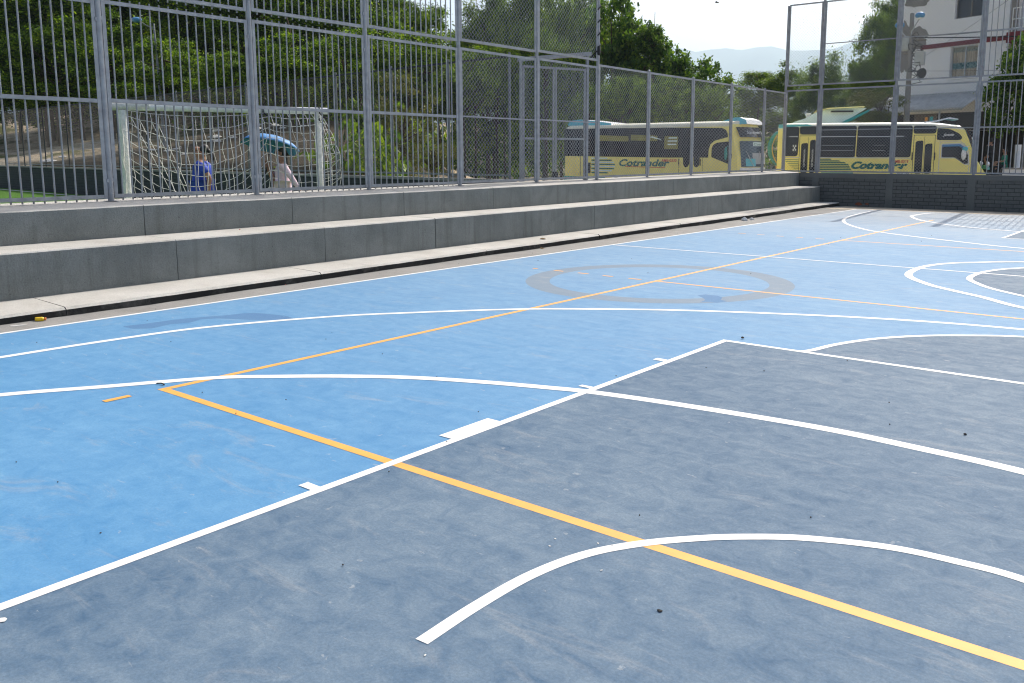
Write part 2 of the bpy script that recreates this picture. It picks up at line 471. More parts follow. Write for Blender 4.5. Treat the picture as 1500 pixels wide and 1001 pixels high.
S.cycles.caustics_reflective = False; S.cycles.caustics_refractive = False
# ------------------------------------------------------------------ ground, terrain, court
def smooth(a, b, x):
    t = np.clip((x - a) / (b - a), 0, 1); return t * t * (3 - 2 * t)
def vnoise(x, y, s, seed=0):
    x = x / s + seed * 13.7; y = y / s - seed * 7.3
    xi = np.floor(x); yi = np.floor(y); fx = x - xi; fy = y - yi
    fx = fx * fx * (3 - 2 * fx); fy = fy * fy * (3 - 2 * fy)
    h = lambda a, b: (np.sin(a * 127.1 + b * 311.7) * 43758.5453) % 1.0
    return (h(xi, yi) * (1 - fx) + h(xi + 1, yi) * fx) * (1 - fy) + (h(xi, yi + 1) * (1 - fx) + h(xi + 1, yi + 1) * fx) * fy

ground = MB().add([(-11000, -11000, -0.62), (11000, -11000, -0.62), (11000, 11000, -0.62), (-11000, 11000, -0.62)], [(0, 1, 2, 3)]).build('ground', 'dirt')
struct(ground)
W0 = np.array([-37.31, 12.74]); W1 = np.array([-5.4, 9.80])
WD = (W1 - W0) / np.linalg.norm(W1 - W0); WN = np.array([-WD[1], WD[0]])
def terrain_z(x, y):
    b = (x - W0[0]) * WN[0] + (y - W0[1]) * WN[1]
    a = (x + 6.0) * -0.733 + (y - 9.9) * -0.68
    hill = np.minimum(-0.5 + 0.50 * a, 0.93 + 0.165 * np.maximum(b - 0.2, 0) + 0.22 * np.maximum(b - 17, 0))
    hill = np.minimum(hill, 13)
    hill = hill + (vnoise(x, y, 3.0, 1) - 0.5) * 0.5 * smooth(1, 5, b) + (vnoise(x, y, 1.1, 2) - 0.5) * 0.16 * smooth(0.5, 2, b)
    hill = np.where((a > 0) & (b > 0.95), hill, -0.8)
    d = (x - 5.08) * f.x + (y + 2.65) * f.y
    lot = -0.5 + (vnoise(x, y, 2.3, 3) - 0.5) * 0.06 + 5.2 * smooth(66, 96, d) + (vnoise(x, y, 4.0, 5) - 0.5) * 1.0 * smooth(68, 80, d)
    front = (y > 22.6) | ((b > 0.3) & (x < -5.45))
    lot = np.where(front, lot, -0.8)
    return np.maximum(hill, lot)
def make_terrain():
    xs = np.arange(-120, 70.1, 0.8); ys = np.arange(8, 135.1, 0.8)
    X, Y = np.meshgrid(xs, ys); Z = terrain_z(X, Y)
    nx, ny = len(xs), len(ys)
    v = np.stack([X.ravel(), Y.ravel(), Z.ravel()], 1)
    i = (np.arange(ny - 1)[:, None] * nx + np.arange(nx - 1)[None, :]).ravel()
    q = np.stack([i, i + 1, i + 1 + nx, i + nx], 1)
    keep = (Z.ravel()[q] > -0.75).any(1)
    me = bpy.data.meshes.new('hillside')
    me.from_pydata(v.tolist(), [], q[keep].tolist())
    me.polygons.foreach_set('use_smooth', [True] * len(me.polygons))
    m = bpy.data.materials.new('dry hillside earth')
    nt, b = nodes_of(m)
    vv = coords(nt)
    f1 = noise(nt, vv, 0.22, 7, 0.65)
    c1 = ramp(nt, noise(nt, vv, 1.6, 8, 0.7), [(0.3, (0.36, 0.27, 0.165)), (0.5, (0.52, 0.425, 0.30)), (0.72, (0.66, 0.58, 0.45))]).outputs['Color']
    c2 = ramp(nt, noise(nt, vv, 2.2, 7, 0.7), [(0.3, (0.06, 0.075, 0.02)), (0.7, (0.19, 0.18, 0.075))]).outputs['Color']
    mk = ramp(nt, f1, [(0.50, (0, 0, 0)), (0.60, (1, 1, 1))]).outputs['Color']
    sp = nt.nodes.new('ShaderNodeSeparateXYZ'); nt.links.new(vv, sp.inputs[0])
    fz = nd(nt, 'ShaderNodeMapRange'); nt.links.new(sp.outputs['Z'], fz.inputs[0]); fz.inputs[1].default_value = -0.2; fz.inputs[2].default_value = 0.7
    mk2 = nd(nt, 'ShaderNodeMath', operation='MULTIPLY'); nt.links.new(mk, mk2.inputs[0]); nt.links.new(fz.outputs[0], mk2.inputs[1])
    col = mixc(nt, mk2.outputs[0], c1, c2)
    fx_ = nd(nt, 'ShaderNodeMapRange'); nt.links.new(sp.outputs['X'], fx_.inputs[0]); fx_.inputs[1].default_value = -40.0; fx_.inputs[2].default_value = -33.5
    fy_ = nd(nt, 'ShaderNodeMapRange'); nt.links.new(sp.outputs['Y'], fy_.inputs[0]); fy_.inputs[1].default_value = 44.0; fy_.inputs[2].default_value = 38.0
    shade_m = nd(nt, 'ShaderNodeMath', operation='MULTIPLY'); nt.links.new(fz.outputs[0], shade_m.inputs[0]); nt.links.new(fx_.outputs[0], shade_m.inputs[1])
    shade_m2 = nd(nt, 'ShaderNodeMath', operation='MULTIPLY'); nt.links.new(shade_m.outputs[0], shade_m2.inputs[0]); nt.links.new(fy_.outputs[0], shade_m2.inputs[1])
    shade_brown = ramp(nt, noise(nt, vv, 2.0, 8, 0.75), [(0.35, (0.035, 0.028, 0.018)), (0.6, (0.085, 0.066, 0.042)), (0.72, (0.20, 0.17, 0.13))]).outputs['Color']  # tree shade on the slope, painted as dark brown earth by position
    col = mixc(nt, shade_m2.outputs[0], col, shade_brown)
    nt.links.new(col, b.inputs['Base Color']); b.inputs['Roughness'].default_value = 0.95
    b.inputs['Specular IOR Level'].default_value = 0.1
    bump(nt, b, noise(nt, vv, 3.0, 8, 0.75), 0.9, 0.12)
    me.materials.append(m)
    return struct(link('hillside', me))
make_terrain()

# far hazy mountain ridge
def ridge_mesh():
    mb = MB(); n = 160; prof = []
    for i in range(n + 1):
        az = -1.55 + 2.6 * i / n
        dist = 9000 + 700 * math.sin(i * 0.21)
        h = 1085 + 42 * math.sin(i * 0.37 + 2.2) + 20 * math.sin(i * 0.9 + 2) + 14 * math.sin(i * 2.1) + 8 * math.sin(i * 4.7)
        for k, (dd, hh) in enumerate(((-2700, -0.01), (-1950, 0.22), (-1260, 0.50), (-540, 0.83), (0, 1.0), (900, 0.8))):
            r_ = dist + dd
            prof.append((5 + math.sin(az) * r_, -2.6 + math.cos(az) * r_, h * hh + (40 * math.sin(i * 1.3 + k * 2) if 0 < k < 4 else 0) - 0.6))
    fs = [(i * 6 + k, (i + 1) * 6 + k, (i + 1) * 6 + k + 1, i * 6 + k + 1) for i in range(n) for k in range(5)]
    return mb.add(prof, fs, 0, True).build('mountains', plain('wooded mountain slope', (0.06, 0.09, 0.045), 0.95, 0, 0.4, 0.003, 0, 0.1))
struct(ridge_mesh())

# air: an even pale haze round everything
hz = MB().box(-11500, 11500, -11500, 11500, -1.7, 1230).build('haze', plain('air', (1, 1, 1)))
hm = bpy.data.materials.new('thin pale haze'); hm.use_nodes = True
hn = hm.node_tree; hn.nodes.remove(hn.nodes['Principled BSDF'])
pv = hn.nodes.new('ShaderNodeVolumePrincipled')
pv.inputs['Color'].default_value = (0.68, 0.86, 1.0, 1); pv.inputs['Density'].default_value = HAZE_D
pv.inputs['Anisotropy'].default_value = 0.35
hn.links.new(pv.outputs[0], hn.nodes['Material Output'].inputs['Volume'])
hz.data.materials.clear(); hz.data.materials.append(hm)
struct(hz, 'stuff')

# pavement slab, turf slab, dirt strip
pav = MB().box(-4.4, 14.0, -14, 22.21, -0.6, -0.004).build('pavement', 'pavement'); struct(pav)
turf = MB()
turf.add([(-46, -22, 0), (-5.0, -22, 0), (-5.4, 9.8, 0), (-37.3, 12.74, 0), (-46, 13.4, 0)], [(0, 1, 2, 3, 4)])
turf = struct(turf.build('turf_field', 'turf'))
tb = MB().poly([(-46, -22, -0.61), (-4.9, -22, -0.61), (-5.3, 9.85, -0.61), (-37.3, 12.8, -0.61), (-46, 13.4, -0.61)], (0, 0, 0.605)).build('turf_base', 'dirt'); struct(tb)
def quad_line(p, q, w, z):
    p = Vector((p[0], p[1])); q = Vector((q[0], q[1])); d = (q - p).normalized(); n = Vector((-d.y, d.x)) * w / 2
    return [(p.x - n.x, p.y - n.y, z), (q.x - n.x, q.y - n.y, z), (q.x + n.x, q.y + n.y, z), (p.x + n.x, p.y + n.y, z)]
tl = MB().add(quad_line((-44, 13.2 - 0.38), (-5.6, 9.82 - 0.42), 0.12, 0.004), [(0, 1, 2, 3)]).build('turf_line', 'whitepaint', turf); 

def sheet(name, pts, z, mat, parent=None):
    return MB().add([(x, y, z) for x, y in pts], [tuple(range(len(pts)))]).build(name, mat, parent)
rr = random.Random(3)
far_edge = [(11.7 - k * 0.3, 20.95 + rr.uniform(-0.07, 0.07)) for k in range(49)]
court = sheet('court', [(-2.69, -13), (11.7, -13)] + far_edge[:-1] + [(-2.69, 20.95)], 0.0, 'blue'); struct(court)
strip = sheet('dirt_strip', [(-3.4, 20.6), (-2.0, 20.9), (1, 20.8), (5, 21), (13.9, 20.7), (13.9, 22.2), (-3.4, 22.2)], -0.0015, 'dirt'); struct(strip)

def ribbon(pts, w, z):
    mb = MB(); vs = []; n = len(pts)
    for i in range(n):
        a = Vector(pts[max(i - 1, 0)][:2]); b = Vector(pts[min(i + 1, n - 1)][:2])
        d = (b - a).normalized(); nn = Vector((-d.y, d.x)) * w / 2
        vs += [(pts[i][0] - nn.x, pts[i][1] - nn.y, z), (pts[i][0] + nn.x, pts[i][1] + nn.y, z)]
    return mb.add(vs, [(2 * i, 2 * i + 2, 2 * i + 3, 2 * i + 1) for i in range(n - 1)])
zl = [0.0018]
def wline(pts, w, curve=True, mat='white_line', name='white_line'):
    zl[0] += 0.0001
    p = catmull([(x, y, 0) for x, y in pts], 12) if curve else [Vector((x, y, 0)) for x, y in pts]
    return ribbon(p, w, zl[0]).build(name, mat, court)
# grey painted areas
th = [PI * k / 40 for k in range(41)]
Dpts = [(2.72, 3.47), (2.77, 3.60), (2.835, 3.88), (2.998, 4.266), (3.263, 4.626), (3.563, 4.881), (3.919, 5.096), (4.5, 5.22), (5.08, 5.10), (5.45, 4.88), (5.75, 4.62), (6.0, 4.26), (6.17, 3.9), (6.24, 3.47)]
Dc = [(p.x, p.y) for p in catmull([(x, y, 0) for x, y in Dpts], 8)]
sheet('grey_key', [(2.09, -6), (6.92, -6), (6.92, 3.46)] + Dc[::-1] + [(2.09, 3.46)], 0.0006, 'key', court)
E2 = [(3.55, 7.37), (3.20, 7.71), (3.0, 8.0), (2.81, 8.40), (2.78, 8.90), (2.87, 9.42), (3.13, 9.93), (3.7, 10.42), (4.5, 10.66), (5.4, 10.4), (6.1, 9.8), (6.3, 8.9), (6.0, 7.8), (5.3, 7.2), (4.3, 7.05), (3.55, 7.37)]
E2c = [(p.x, p.y) for p in catmull([(x, y, 0) for x, y in E2], 8)]
sheet('grey_centre_circle', E2c[:-1], 0.0006, 'key', court)
sheet('grey_key', [(2.10, 14.32), (6.92, 14.32), (6.92, 20.9), (2.10, 20.9)], 0.0006, 'key', court)
# the old faded ring and damp stain
def ring(cx, cy, r0, r1, z, name, mat):
    vs = []; n = 96
    for k in range(n):
        a = 2 * PI * k / n
        j = 1 + 0.006 * math.sin(5 * a)
        vs += [(cx + r0 * j * math.cos(a), cy + r0 * j * math.sin(a), z), (cx + r1 * math.cos(a), cy + r1 * math.sin(a), z)]
    return MB().add(vs, [(2 * k, 2 * k + 1, (2 * k + 3) % (2 * n), (2 * k + 2) % (2 * n)) for k in range(n)]).build(name, mat, court)
ring(0.01, 5.975, 1.25, 1.53, 0.0005, 'old_ring', 'oldring')
sheet('damp_stain', [(-2.164, 0.808), (-2.01, 0.819), (-1.905, 0.924), (-1.953, 1.113), (-1.892, 1.267), (-1.953, 1.4), (-1.883, 1.517), (-1.743, 1.591), (-1.558, 1.676), (-1.438, 1.783), (-1.358, 1.945), (-1.497, 1.975), (-1.739, 1.926), (-1.864, 1.88), (-1.926, 1.792), (-1.961, 1.646), (-2.022, 1.52), (-2.093, 1.363), (-2.13, 1.21), (-2.15, 0.979), (-2.186, 0.836)], 0.0006, 'stain', court)
sheet('damp_stain', [(0.866, 5.339), (0.907, 5.438), (1.041, 5.445), (1.14, 5.361), (1.186, 5.224), (1.279, 5.19), (1.244, 5.042), (1.129, 5.01), (1.094, 4.952), (1.073, 5.119), (0.979, 5.233)], 0.0008, 'stain', court)

# lines
wline([(-2.663, -12), (-2.663, 20.93)], 0.05, False)
wline([(-1.78, -3.5), (-1.77, -1.6), (-1.741, -0.291), (-1.71, 0.423), (-1.592, 1.224), (-1.168, 2.176), (-0.739, 2.776), (-0.112, 3.502), (0.384, 3.918), (1.18, 4.457), (2.283, 4.997), (3.091, 5.284), (3.864, 5.436), (4.8, 5.5), (6.5, 5.15), (8.5, 4.0), (9.8, 2.4), (10.5, 0.5)], 0.07)
wline([(-0.95, -1.35), (-0.655, -0.687), (-0.357, -0.212), (-0.007, 0.344), (0.268, 0.607), (0.613, 0.891), (0.992, 1.147), (1.413, 1.348), (1.844, 1.510), (2.136, 1.600), (2.708, 1.698), (3.488, 1.779), (4.011, 1.763), (4.469, 1.721), (5.4, 1.55), (6.5, 1.0), (7.4, 0.1), (8.2, -1.2)], 0.082)
wline([(3.309, -0.985), (3.297, -0.722), (3.307, -0.450), (3.366, -0.205), (3.478, -0.008), (3.618, 0.158), (3.755, 0.285), (3.944, 0.419), (4.212, 0.535), (4.439, 0.569), (4.657, 0.568), (5.0, 0.47), (5.35, 0.25), (5.6, -0.1), (5.7, -0.5), (5.7, -0.98)], 0.05)
wline([(2.098, -6), (2.098, 3.50)], 0.05, False)
wline([(2.073, 3.476), (6.93, 3.476)], 0.05, False)
wline([(6.905, -6), (6.905, 3.45)], 0.05, False)
wline(Dpts, 0.055)
for y0, y1 in ((-0.455, -0.405), (0.42, 0.80), (1.66, 1.70), (2.57, 2.63)):
    wline([(1.985, (y0 + y1) / 2), (2.073, (y0 + y1) / 2)], y1 - y0, False)
wline([(-2.64, 9.04), (11.6, 9.04)], 0.045, False)
wline([(4.9, 6.38), (4.3, 6.40), (3.674, 6.598), (3.230, 7.036), (2.911, 7.298), (2.548, 7.640), (2.164, 8.261), (2.068, 9.039), (2.165, 9.653), (2.444, 10.111), (3.012, 10.659), (3.8, 11.1), (4.7, 11.25), (5.8, 10.9), (6.7, 10.0), (6.95, 8.9), (6.5, 7.5), (5.6, 6.6), (4.9, 6.38)], 0.09)
wline(E2, 0.07)
wline([(-2.12, 20.92), (-2.0, 19.3), (-1.878, 18.156), (-1.624, 16.95), (-1.171, 15.808), (-0.438, 14.646), (0.207, 14.010), (1.586, 13.135), (2.709, 12.58), (4.5, 12.3), (6.5, 12.7), (8.5, 13.8)], 0.07)
wline([(-0.3, 20.95), (-0.685, 20.351), (-0.769, 19.34), (-0.663, 18.831), (-0.305, 18.002), (0.15, 17.342), (0.782, 16.677), (1.651, 16.109), (2.9, 15.7), (4.5, 15.5), (6.5, 16)], 0.085)
wline([(2.09, 14.3), (2.12, 20.93)], 0.05, False)
wline([(2.06, 14.3), (6.95, 14.3)], 0.05, False)
zl[0] = 0.0010
for pts, w in (([(0, -0.028), (0, 18.1)], 0.055), ([(0.027, 0), (9.0, 0)], 0.055), ([(0.027, 5.955), (9, 5.97)], 0.045), ([(0.027, 12.12), (9, 12.05)], 0.05), ([(9, 0), (9, 18)], 0.055)):
    wline(pts, w, False, 'yellow_line', 'yellow_line')
for x0, x1, y in ((-1.82, -1.745, 5.955), (-1.49, -1.345, 5.97), (-1.12, -0.96, 5.97), (-0.74, -0.595, 5.957), (-0.365, -0.195, 5.95),
                  (-1.98, -1.83, 12.28), (-1.58, -1.44, 12.24), (-1.195, -1.055, 12.2), (-0.815, -0.69, 12.17), (-0.455, -0.305, 12.15)):
    wline([(x0, y), (x1, y)], 0.045, False, 'yellow_line', 'yellow_dash')
wline([(-0.016, -0.363), (-0.016, -0.205)], 0.05, False, 'yellow_line', 'yellow_dash')

# ------------------------------------------------------------------ concrete bleachers
bl = thing('concrete_bleachers', 'two tier grey concrete bleachers with pale tops and a black painted kerb along the court', 'bleachers')
jr = random.Random(11)
def sweep(prof, y0, y1, mids, name, mats, step=0.07, jit=0.004):
    """prof(y) -> list of (x, z); swept along y, ends capped. mids: material index per profile edge"""
    n = max(2, int((y1 - y0) / step)); mb = MB(); vs = []; fs = []; ms = []
    k = len(prof(y0))
    drift = 0
    for i in range(n + 1):
        y = y0 + (y1 - y0) * i / n
        P = prof(y)
        drift = drift * 0.85 + jr.uniform(-jit, jit) * 0.7
        for j, (x, z) in enumerate(P):
            top = j in (1, 2)
            vs.append((x + (drift if top else 0), y, z + (drift * 0.35 if top else 0)))
    for i in range(n):
        for j in range(k):
            fs.append((i * k + j, i * k + (j + 1) % k, (i + 1) * k + (j + 1) % k, (i + 1) * k + j)); ms.append(mids[j])
    mb.add(vs, fs); mb.m = ms
    mb.add(vs[:k], [tuple(range(k))[::-1]], mids[0]); mb.add(vs[-k:], [tuple(range(k))], mids[0])
    return mb
def join_mb(mbs):
    o = MB()
    for m in mbs:
        k = len(o.v); o.v += m.v; o.f += [tuple(i + k for i in f_) for f_ in m.f]; o.m += m.m; o.sm += m.sm
    return o
joints = [-3.9, -1.85, 0.17, 2.2, 4.2, 6.2, 8.25, 10.35, 12.45, 14.5, 16.6, 18.7, 20.8, 22.19]
low = lambda y: [(-3.70 - .02 * y, 0.03), (-3.70 - .02 * y, 0.530), (-3.712 - .02 * y, 0.543), (-4.46 - .02 * y, 0.552), (-4.46 - .02 * y, 0.03)]
upp = lambda y: [(-4.35 - .02 * y, 0.47), (-4.35 - .02 * y, 0.874 + .0026 * y), (-4.362 - .02 * y, 0.886 + .0026 * y), (-5.02 - .02 * y, 0.933 + .0023 * y), (-5.02 - .02 * y, 0.47)]
for nm, pr_ in (('lower_step', low), ('upper_step', upp)):
    parts = [sweep(pr_, a + 0.004, b - 0.004, [0, 1, 1, 0, 0], nm, None) for a, b in zip(joints[:-1], joints[1:])]
    back = lambda y, p=pr_: [(p(y)[0][0] - 0.02, p(y)[0][1]), (p(y)[0][0] - 0.02, p(y)[1][1] - 0.02), (p(y)[0][0] - 0.03, p(y)[2][1] - 0.02), (p(y)[3][0] + 0.02, p(y)[3][1] - 0.02), (p(y)[3][0] + 0.02, p(y)[0][1])]
    parts.append(sweep(back, -3.8, 22.18, [2, 2, 2, 2, 2], nm, None, 2.0, 0))
    join_mb(parts).build(nm, ['riser', 'tread', 'dark_steel'], bl)
core = lambda y: [(-4.40 - .02 * y, -0.61), (-4.40 - .02 * y, 0.45), (-4.42 - .02 * y, 0.46), (-5.0 - .02 * y, 0.46), (-5.0 - .02 * y, -0.61)]
sweep(core, -3.9, 22.19, [0] * 5, 'core', None, 2.0, 0).build('foundation', ['riser'], bl)
kj = [-3.9, 0.72, 3.6, 6.6, 9.6, 12.6, 15.6, 18.6, 22.19]
def kerb(y):
    wob = 0.02 * math.sin(y * 0.9) + 0.03 * math.sin(y * 0.33 + 1)
    x = -3.03 - .025 * y + wob * 0.6
    return [(x, -0.01), (x + 0.004, 0.064 + .001 * y), (x - 0.022, 0.086 + .001 * y), (-3.76 - .02 * y, 0.104), (-3.76 - .02 * y, -0.01)]
join_mb([sweep(kerb, a + 0.003, b - 0.003, [0, 1, 1, 0, 0], 'kerb', None, 0.05, 0.006) for a, b in zip(kj[:-1], kj[1:])]).build('kerb_walk', ['kerbblack', 'tread'], bl)

gw_ = lambda y: [(kerb(y)[0][0] + 0.10 + 0.05 * math.sin(y * 2.3) * math.sin(y * 0.7), -0.0045), (kerb(y)[0][0] + 0.012, 0.005 + 0.003 * math.sin(y * 3.1)), (kerb(y)[0][0] - 0.002, 0.007 + 0.003 * math.sin(y * 3.1)), (kerb(y)[0][0] - 0.002, -0.0045)]
sweep(gw_, -3.5, 22.1, [0] * 4, 'gutter', None, 0.10, 0.002).build('gutter_fillet', ['pavement'], bl)

# ------------------------------------------------------------------ far block wall
bw = thing('block_wall', 'low dark grey block wall with pillars and coping across the far end of the court', 'wall', (0, 22.2, 0))
WX0, WX1 = -5.35, 14.0
MB().box(WX0, WX1, 0.02, 0.17, -0.61, 0.79).build('block_panel', 'block', bw)
MB().box(WX0, WX1, 0.0, 0.19, 0.7905, 0.93).build('coping', 'pillar', bw)
FPX = [-4.30, -2.21, -0.13, 1.95, 4.03, 6.1, 8.2, 10.3, 12.4]
for x in FPX:
    MB().box(x - 0.10, x + 0.09, 0.001, 0.18, -0.61, 0.79).build('pillar', 'pillar', bw)
mb = MB()
for bx, bz, w, h in ((-3.03, 0.075, 0.10, 0.045), (-2.80, 0.083, 0.06, 0.025)):
    pts = [(bx + w * math.cos(a) * (1 + 0.25 * math.sin(3 * a + bx)), 0.021, bz + h * math.sin(a)) for a in [2 * PI * k / 14 for k in range(14)]]
    mb.poly(pts, (0, -0.004, 0))
mb.build('broken_brick_patch', 'brickred', bw)

# ------------------------------------------------------------------ fences
def clip_wires(mb, O, D, N, s0, s1, z0, z1, pitch, r, mi=0):
    """two families of diagonal wires filling a rectangle, the second just behind the first"""
    w = s1 - s0; h = z1 - z0; slope = 1.0
    O = Vector(O); D = Vector(D); N = Vector(N)
    n = int((w + h) / pitch) + 1
    for fam in (0, 1):
        for k in range(1, n):
            c = k * pitch
            xa = max(0, c - h); xb = min(w, c)
            if xb - xa < 0.01: continue
            ya = c - xa; yb = c - xb
            if fam: xa, xb = w - xa, w - xb
            off = N * (r * 0.9 if fam else -r * 0.9)
            a = O + D * (s0 + xa) + Vector((0, 0, z0 + ya)) + off; b = O + D * (s0 + xb) + Vector((0, 0, z0 + yb)) + off
            d = (b - a).normalized(); u = N; v = d.cross(u)
            ring_ = [u * r, (u * -0.5 + v * 0.866) * r, (u * -0.5 - v * 0.866) * r]
            mb.add([a + q for q in ring_] + [b + q for q in ring_], [(0, 1, 4, 3), (1, 2, 5, 4), (2, 0, 3, 5)], mi)
def panel(parent, O, D, N, s0, s1, z0, z1, kind, mids=(), pad=0.036, spacing=0.113, poke=True, mat='galv', wr=0.0023, pitch=0.084):
    """an angle-iron frame filled with vertical bars or chain link between two posts"""
    O = Vector(O); D = Vector(D).normalized(); N = Vector(N).normalized(); Z = Vector((0, 0, 1))
    a, b = s0 + pad, s1 - pad
    fr = MB(); t = 0.042
    P = lambda s, z, n=0: O + D * s + N * n + Vector((0, 0, z))
    for s, sg in ((a, 1), (b, -1)):
        fr.obox(P(s + sg * t / 2, (z0 + z1) / 2, -0.012), D, N, Z, t / 2, 0.003, (z1 - z0) / 2)
        fr.obox(P(s + sg * 0.003, (z0 + z1) / 2, 0.0085), D, N, Z, 0.003, 0.0172, (z1 - z0) / 2 - 0.001)
    for z, sg in ((z0, 1), (z1, -1)):
        fr.obox(P((a + b) / 2, z + sg * t / 2, -0.0085), D, N, Z, (b - a) / 2 - t, 0.003, t / 2)
        fr.obox(P((a + b) / 2, z + sg * 0.003, 0.012), D, N, Z, (b - a) / 2 - t, 0.0172, 0.003)
    for z in mids:
        if kind == 'bars':
            fr.obox(P((a + b) / 2, z, -0.0075), D, N, Z, (b - a) / 2 - t, 0.004, 0.02)
            fr.obox(P((a + b) / 2, z - 0.02, 0.006), D, N, Z, (b - a) / 2 - t, 0.014, 0.003)
        else:
            fr.obox(P((a + b) / 2, z, -0.006), D, N, Z, (b - a) / 2 - t, 0.008, 0.012)
    # welded tabs to the posts
    for z in (z0 + 0.2, z1 - 0.2):
        fr.obox(P(a - 0.004, z, -0.02), D, N, Z, 0.012, 0.005, 0.02); fr.obox(P(b + 0.004, z, -0.02), D, N, Z, 0.012, 0.005, 0.02)
    fr.build('panel_frame', mat, parent)
    g = MB()
    if kind == 'bars':
        n = max(1, round((b - a) / spacing) - 1)
        for k in range(1, n + 1):
            s = a + (b - a) * k / (n + 1)
            e = 0.03 if poke else 0
            g.tube([P(s, z0 - e, 0.022), P(s, z1 + e, 0.022)], 0.0102 if poke else 0.013, 6)
        g.build('bars', mat, parent)
    else:
        clip_wires(g, O + N * 0.02, D, N, a + 0.006, b - 0.006, z0 + 0.012, z1 - 0.012, pitch, wr)
        g.build('chain_link', 'wire', parent)
def post(parent, p, z0, z1, r=0.033, mat='galv', name='post'):
    mb = MB().tube([(p[0], p[1], z0), (p[0], p[1], z1)], r, 14)
    mb.lathe((p[0], p[1], z1), [(r * 1.06, -0.02), (r * 1.06, 0.006), (r * 0.5, 0.02), (0.0005, 0.022)], 12)
    mb.box(p[0] - 0.06, p[0] + 0.06, p[1] - 0.06, p[1] + 0.06, z0, z0 + 0.006)
    return mb.build(name, mat, parent)
SY = [-2.1, -0.02, 2.06, 3.98, 5.92, 7.92, 10.03, 12.06, 14.1, 16.2, 18.36, 20.5, 22.12]
Ls = math.hypot(1, 0.02)
SD = Vector((-0.02, 1, 0)).normalized(); SN = Vector((1, 0.02, 0)).normalized() * -1   # SN points to the turf side
SO = Vector((-4.80, 0, 0))
P_side = lambda y: Vector((-4.80 - 0.02 * y, y))
deck = lambda y: 0.9197 + 0.0023 * y
fb = thing('barred_fence', 'tall grey steel fence of close vertical bars on the bleachers in front of the goal', 'fence', (0, 0, 0))
fm = thing('tall_mesh_fence', 'tall double height chain link fence bays between the barred fence and the cable wrapped pole', 'fence')
fl = thing('low_mesh_fence', 'single height chain link fence on the bleachers in front of the nearer yellow bus', 'fence')
for i, y in enumerate(SY):
    p = P_side(y)
    if y < 8: par, top = fb, 5.75
    elif y < 12.2: par, top = fm, 5.78
    elif y < 22: par, top = fl, 3.27
    else: continue
    q = post(par, p, deck(y), top, 0.034 if top > 4 else 0.03)
for y0, y1 in zip(SY[:-1], SY[1:]):
    s0, s1 = y0 * Ls, y1 * Ls
    ym = (y0 + y1) / 2
    zb = deck(ym) + 0.035; zm = 2.035 + 0.005 * ym; zt = 3.115 + 0.008 * ym
    if y1 < 8:
        panel(fb, SO, SD, SN, s0, s1, zb, zt, 'bars', (zm,))
        panel(fb, SO, SD, SN, s0, s1, zt + 0.105, 5.72, 'bars', (4.5,))
    elif y1 < 12.2:
        panel(fm, SO, SD, SN, s0, s1, zb, zt, 'mesh', (zm,))
        panel(fm, SO, SD, SN, s0, s1, zt + 0.105, 5.74, 'mesh', (4.5,))
    else:
        panel(fl, SO, SD, SN, s0, s1, zb, 3.25, 'mesh', (), 0.032)
# far end fence on the block wall
ff = thing('end_fence', 'tall grey fence on the far block wall, part chain link and part vertical bars', 'fence')
FO = Vector((0, 22.30, 0)); FD = Vector((1, 0, 0)); FN = Vector((0, 1, 0))
post(ff, (-5.36, 22.30), 0.93, 5.72, 0.036)
for x in FPX: post(ff, (x, 22.30), 0.93, 5.80, 0.036)
fx = [-5.36] + FPX
for k, (x0, x1) in enumerate(zip(fx[:-1], fx[1:])):
    kd = 'mesh' if x1 < 0 else 'bars'
    panel(ff, FO, FD, FN, x0, x1, 0.955, 3.33, kd, (2.16,) if k else (), 0.036, 0.135, False)
    panel(ff, FO, FD, FN, x0, x1, 3.44, 5.76, kd, (4.58,) if k else (), 0.036, 0.135, False)
# black cable strapped round the tall pole
pole = P_side(12.06)
cb = MB()
for za, zb_, r_ in ((3.42, 3.60, 0.052), (4.62, 4.78, 0.05)):
    cb.lathe((pole.x, pole.y, 0), [(0.036, za), (r_, za + 0.02), (r_ * 1.05, (za + zb_) / 2), (r_, zb_ - 0.02), (0.036, zb_)], 12)
hel = []
for k in range(70):
    t = k / 69; a = t * 2 * PI * 4.2
    hel.append((pole.x + 0.042 * math.cos(a), pole.y + 0.042 * math.sin(a), 3.6 + 1.05 * t))
cb.tube(hel, 0.012, 6)
for q in range(3):
    cb.tube([(pole.x + 0.03, pole.y - 0.05 - q * 0.02, 3.5), (pole.x - 0.1, pole.y - 0.16, 3.36 - q * 0.03), (pole.x - 0.03, pole.y - 0.1, 3.30), (pole.x, pole.y - 0.04, 3.45)], 0.012, 6)
for q in range(5):
    cb.tube([(pole.x + 0.0, pole.y - 0.04, 5.2), (pole.x - 0.10 - 0.03 * q, pole.y - 0.18, 5.10 - 0.07 * q), (pole.x - 0.12, pole.y - 0.30 - 0.05 * q, 5.25), (pole.x, pole.y - 0.05, 5.3)], 0.018, 6)
cb.tube([(pole.x - 0.05, pole.y, 4.7), (pole.x - 0.055, pole.y, 5.25)], 0.014, 6)
tag(cb.build('black_cable', 'black'), 'black cable wound and taped round the tall fence pole', 'cable')
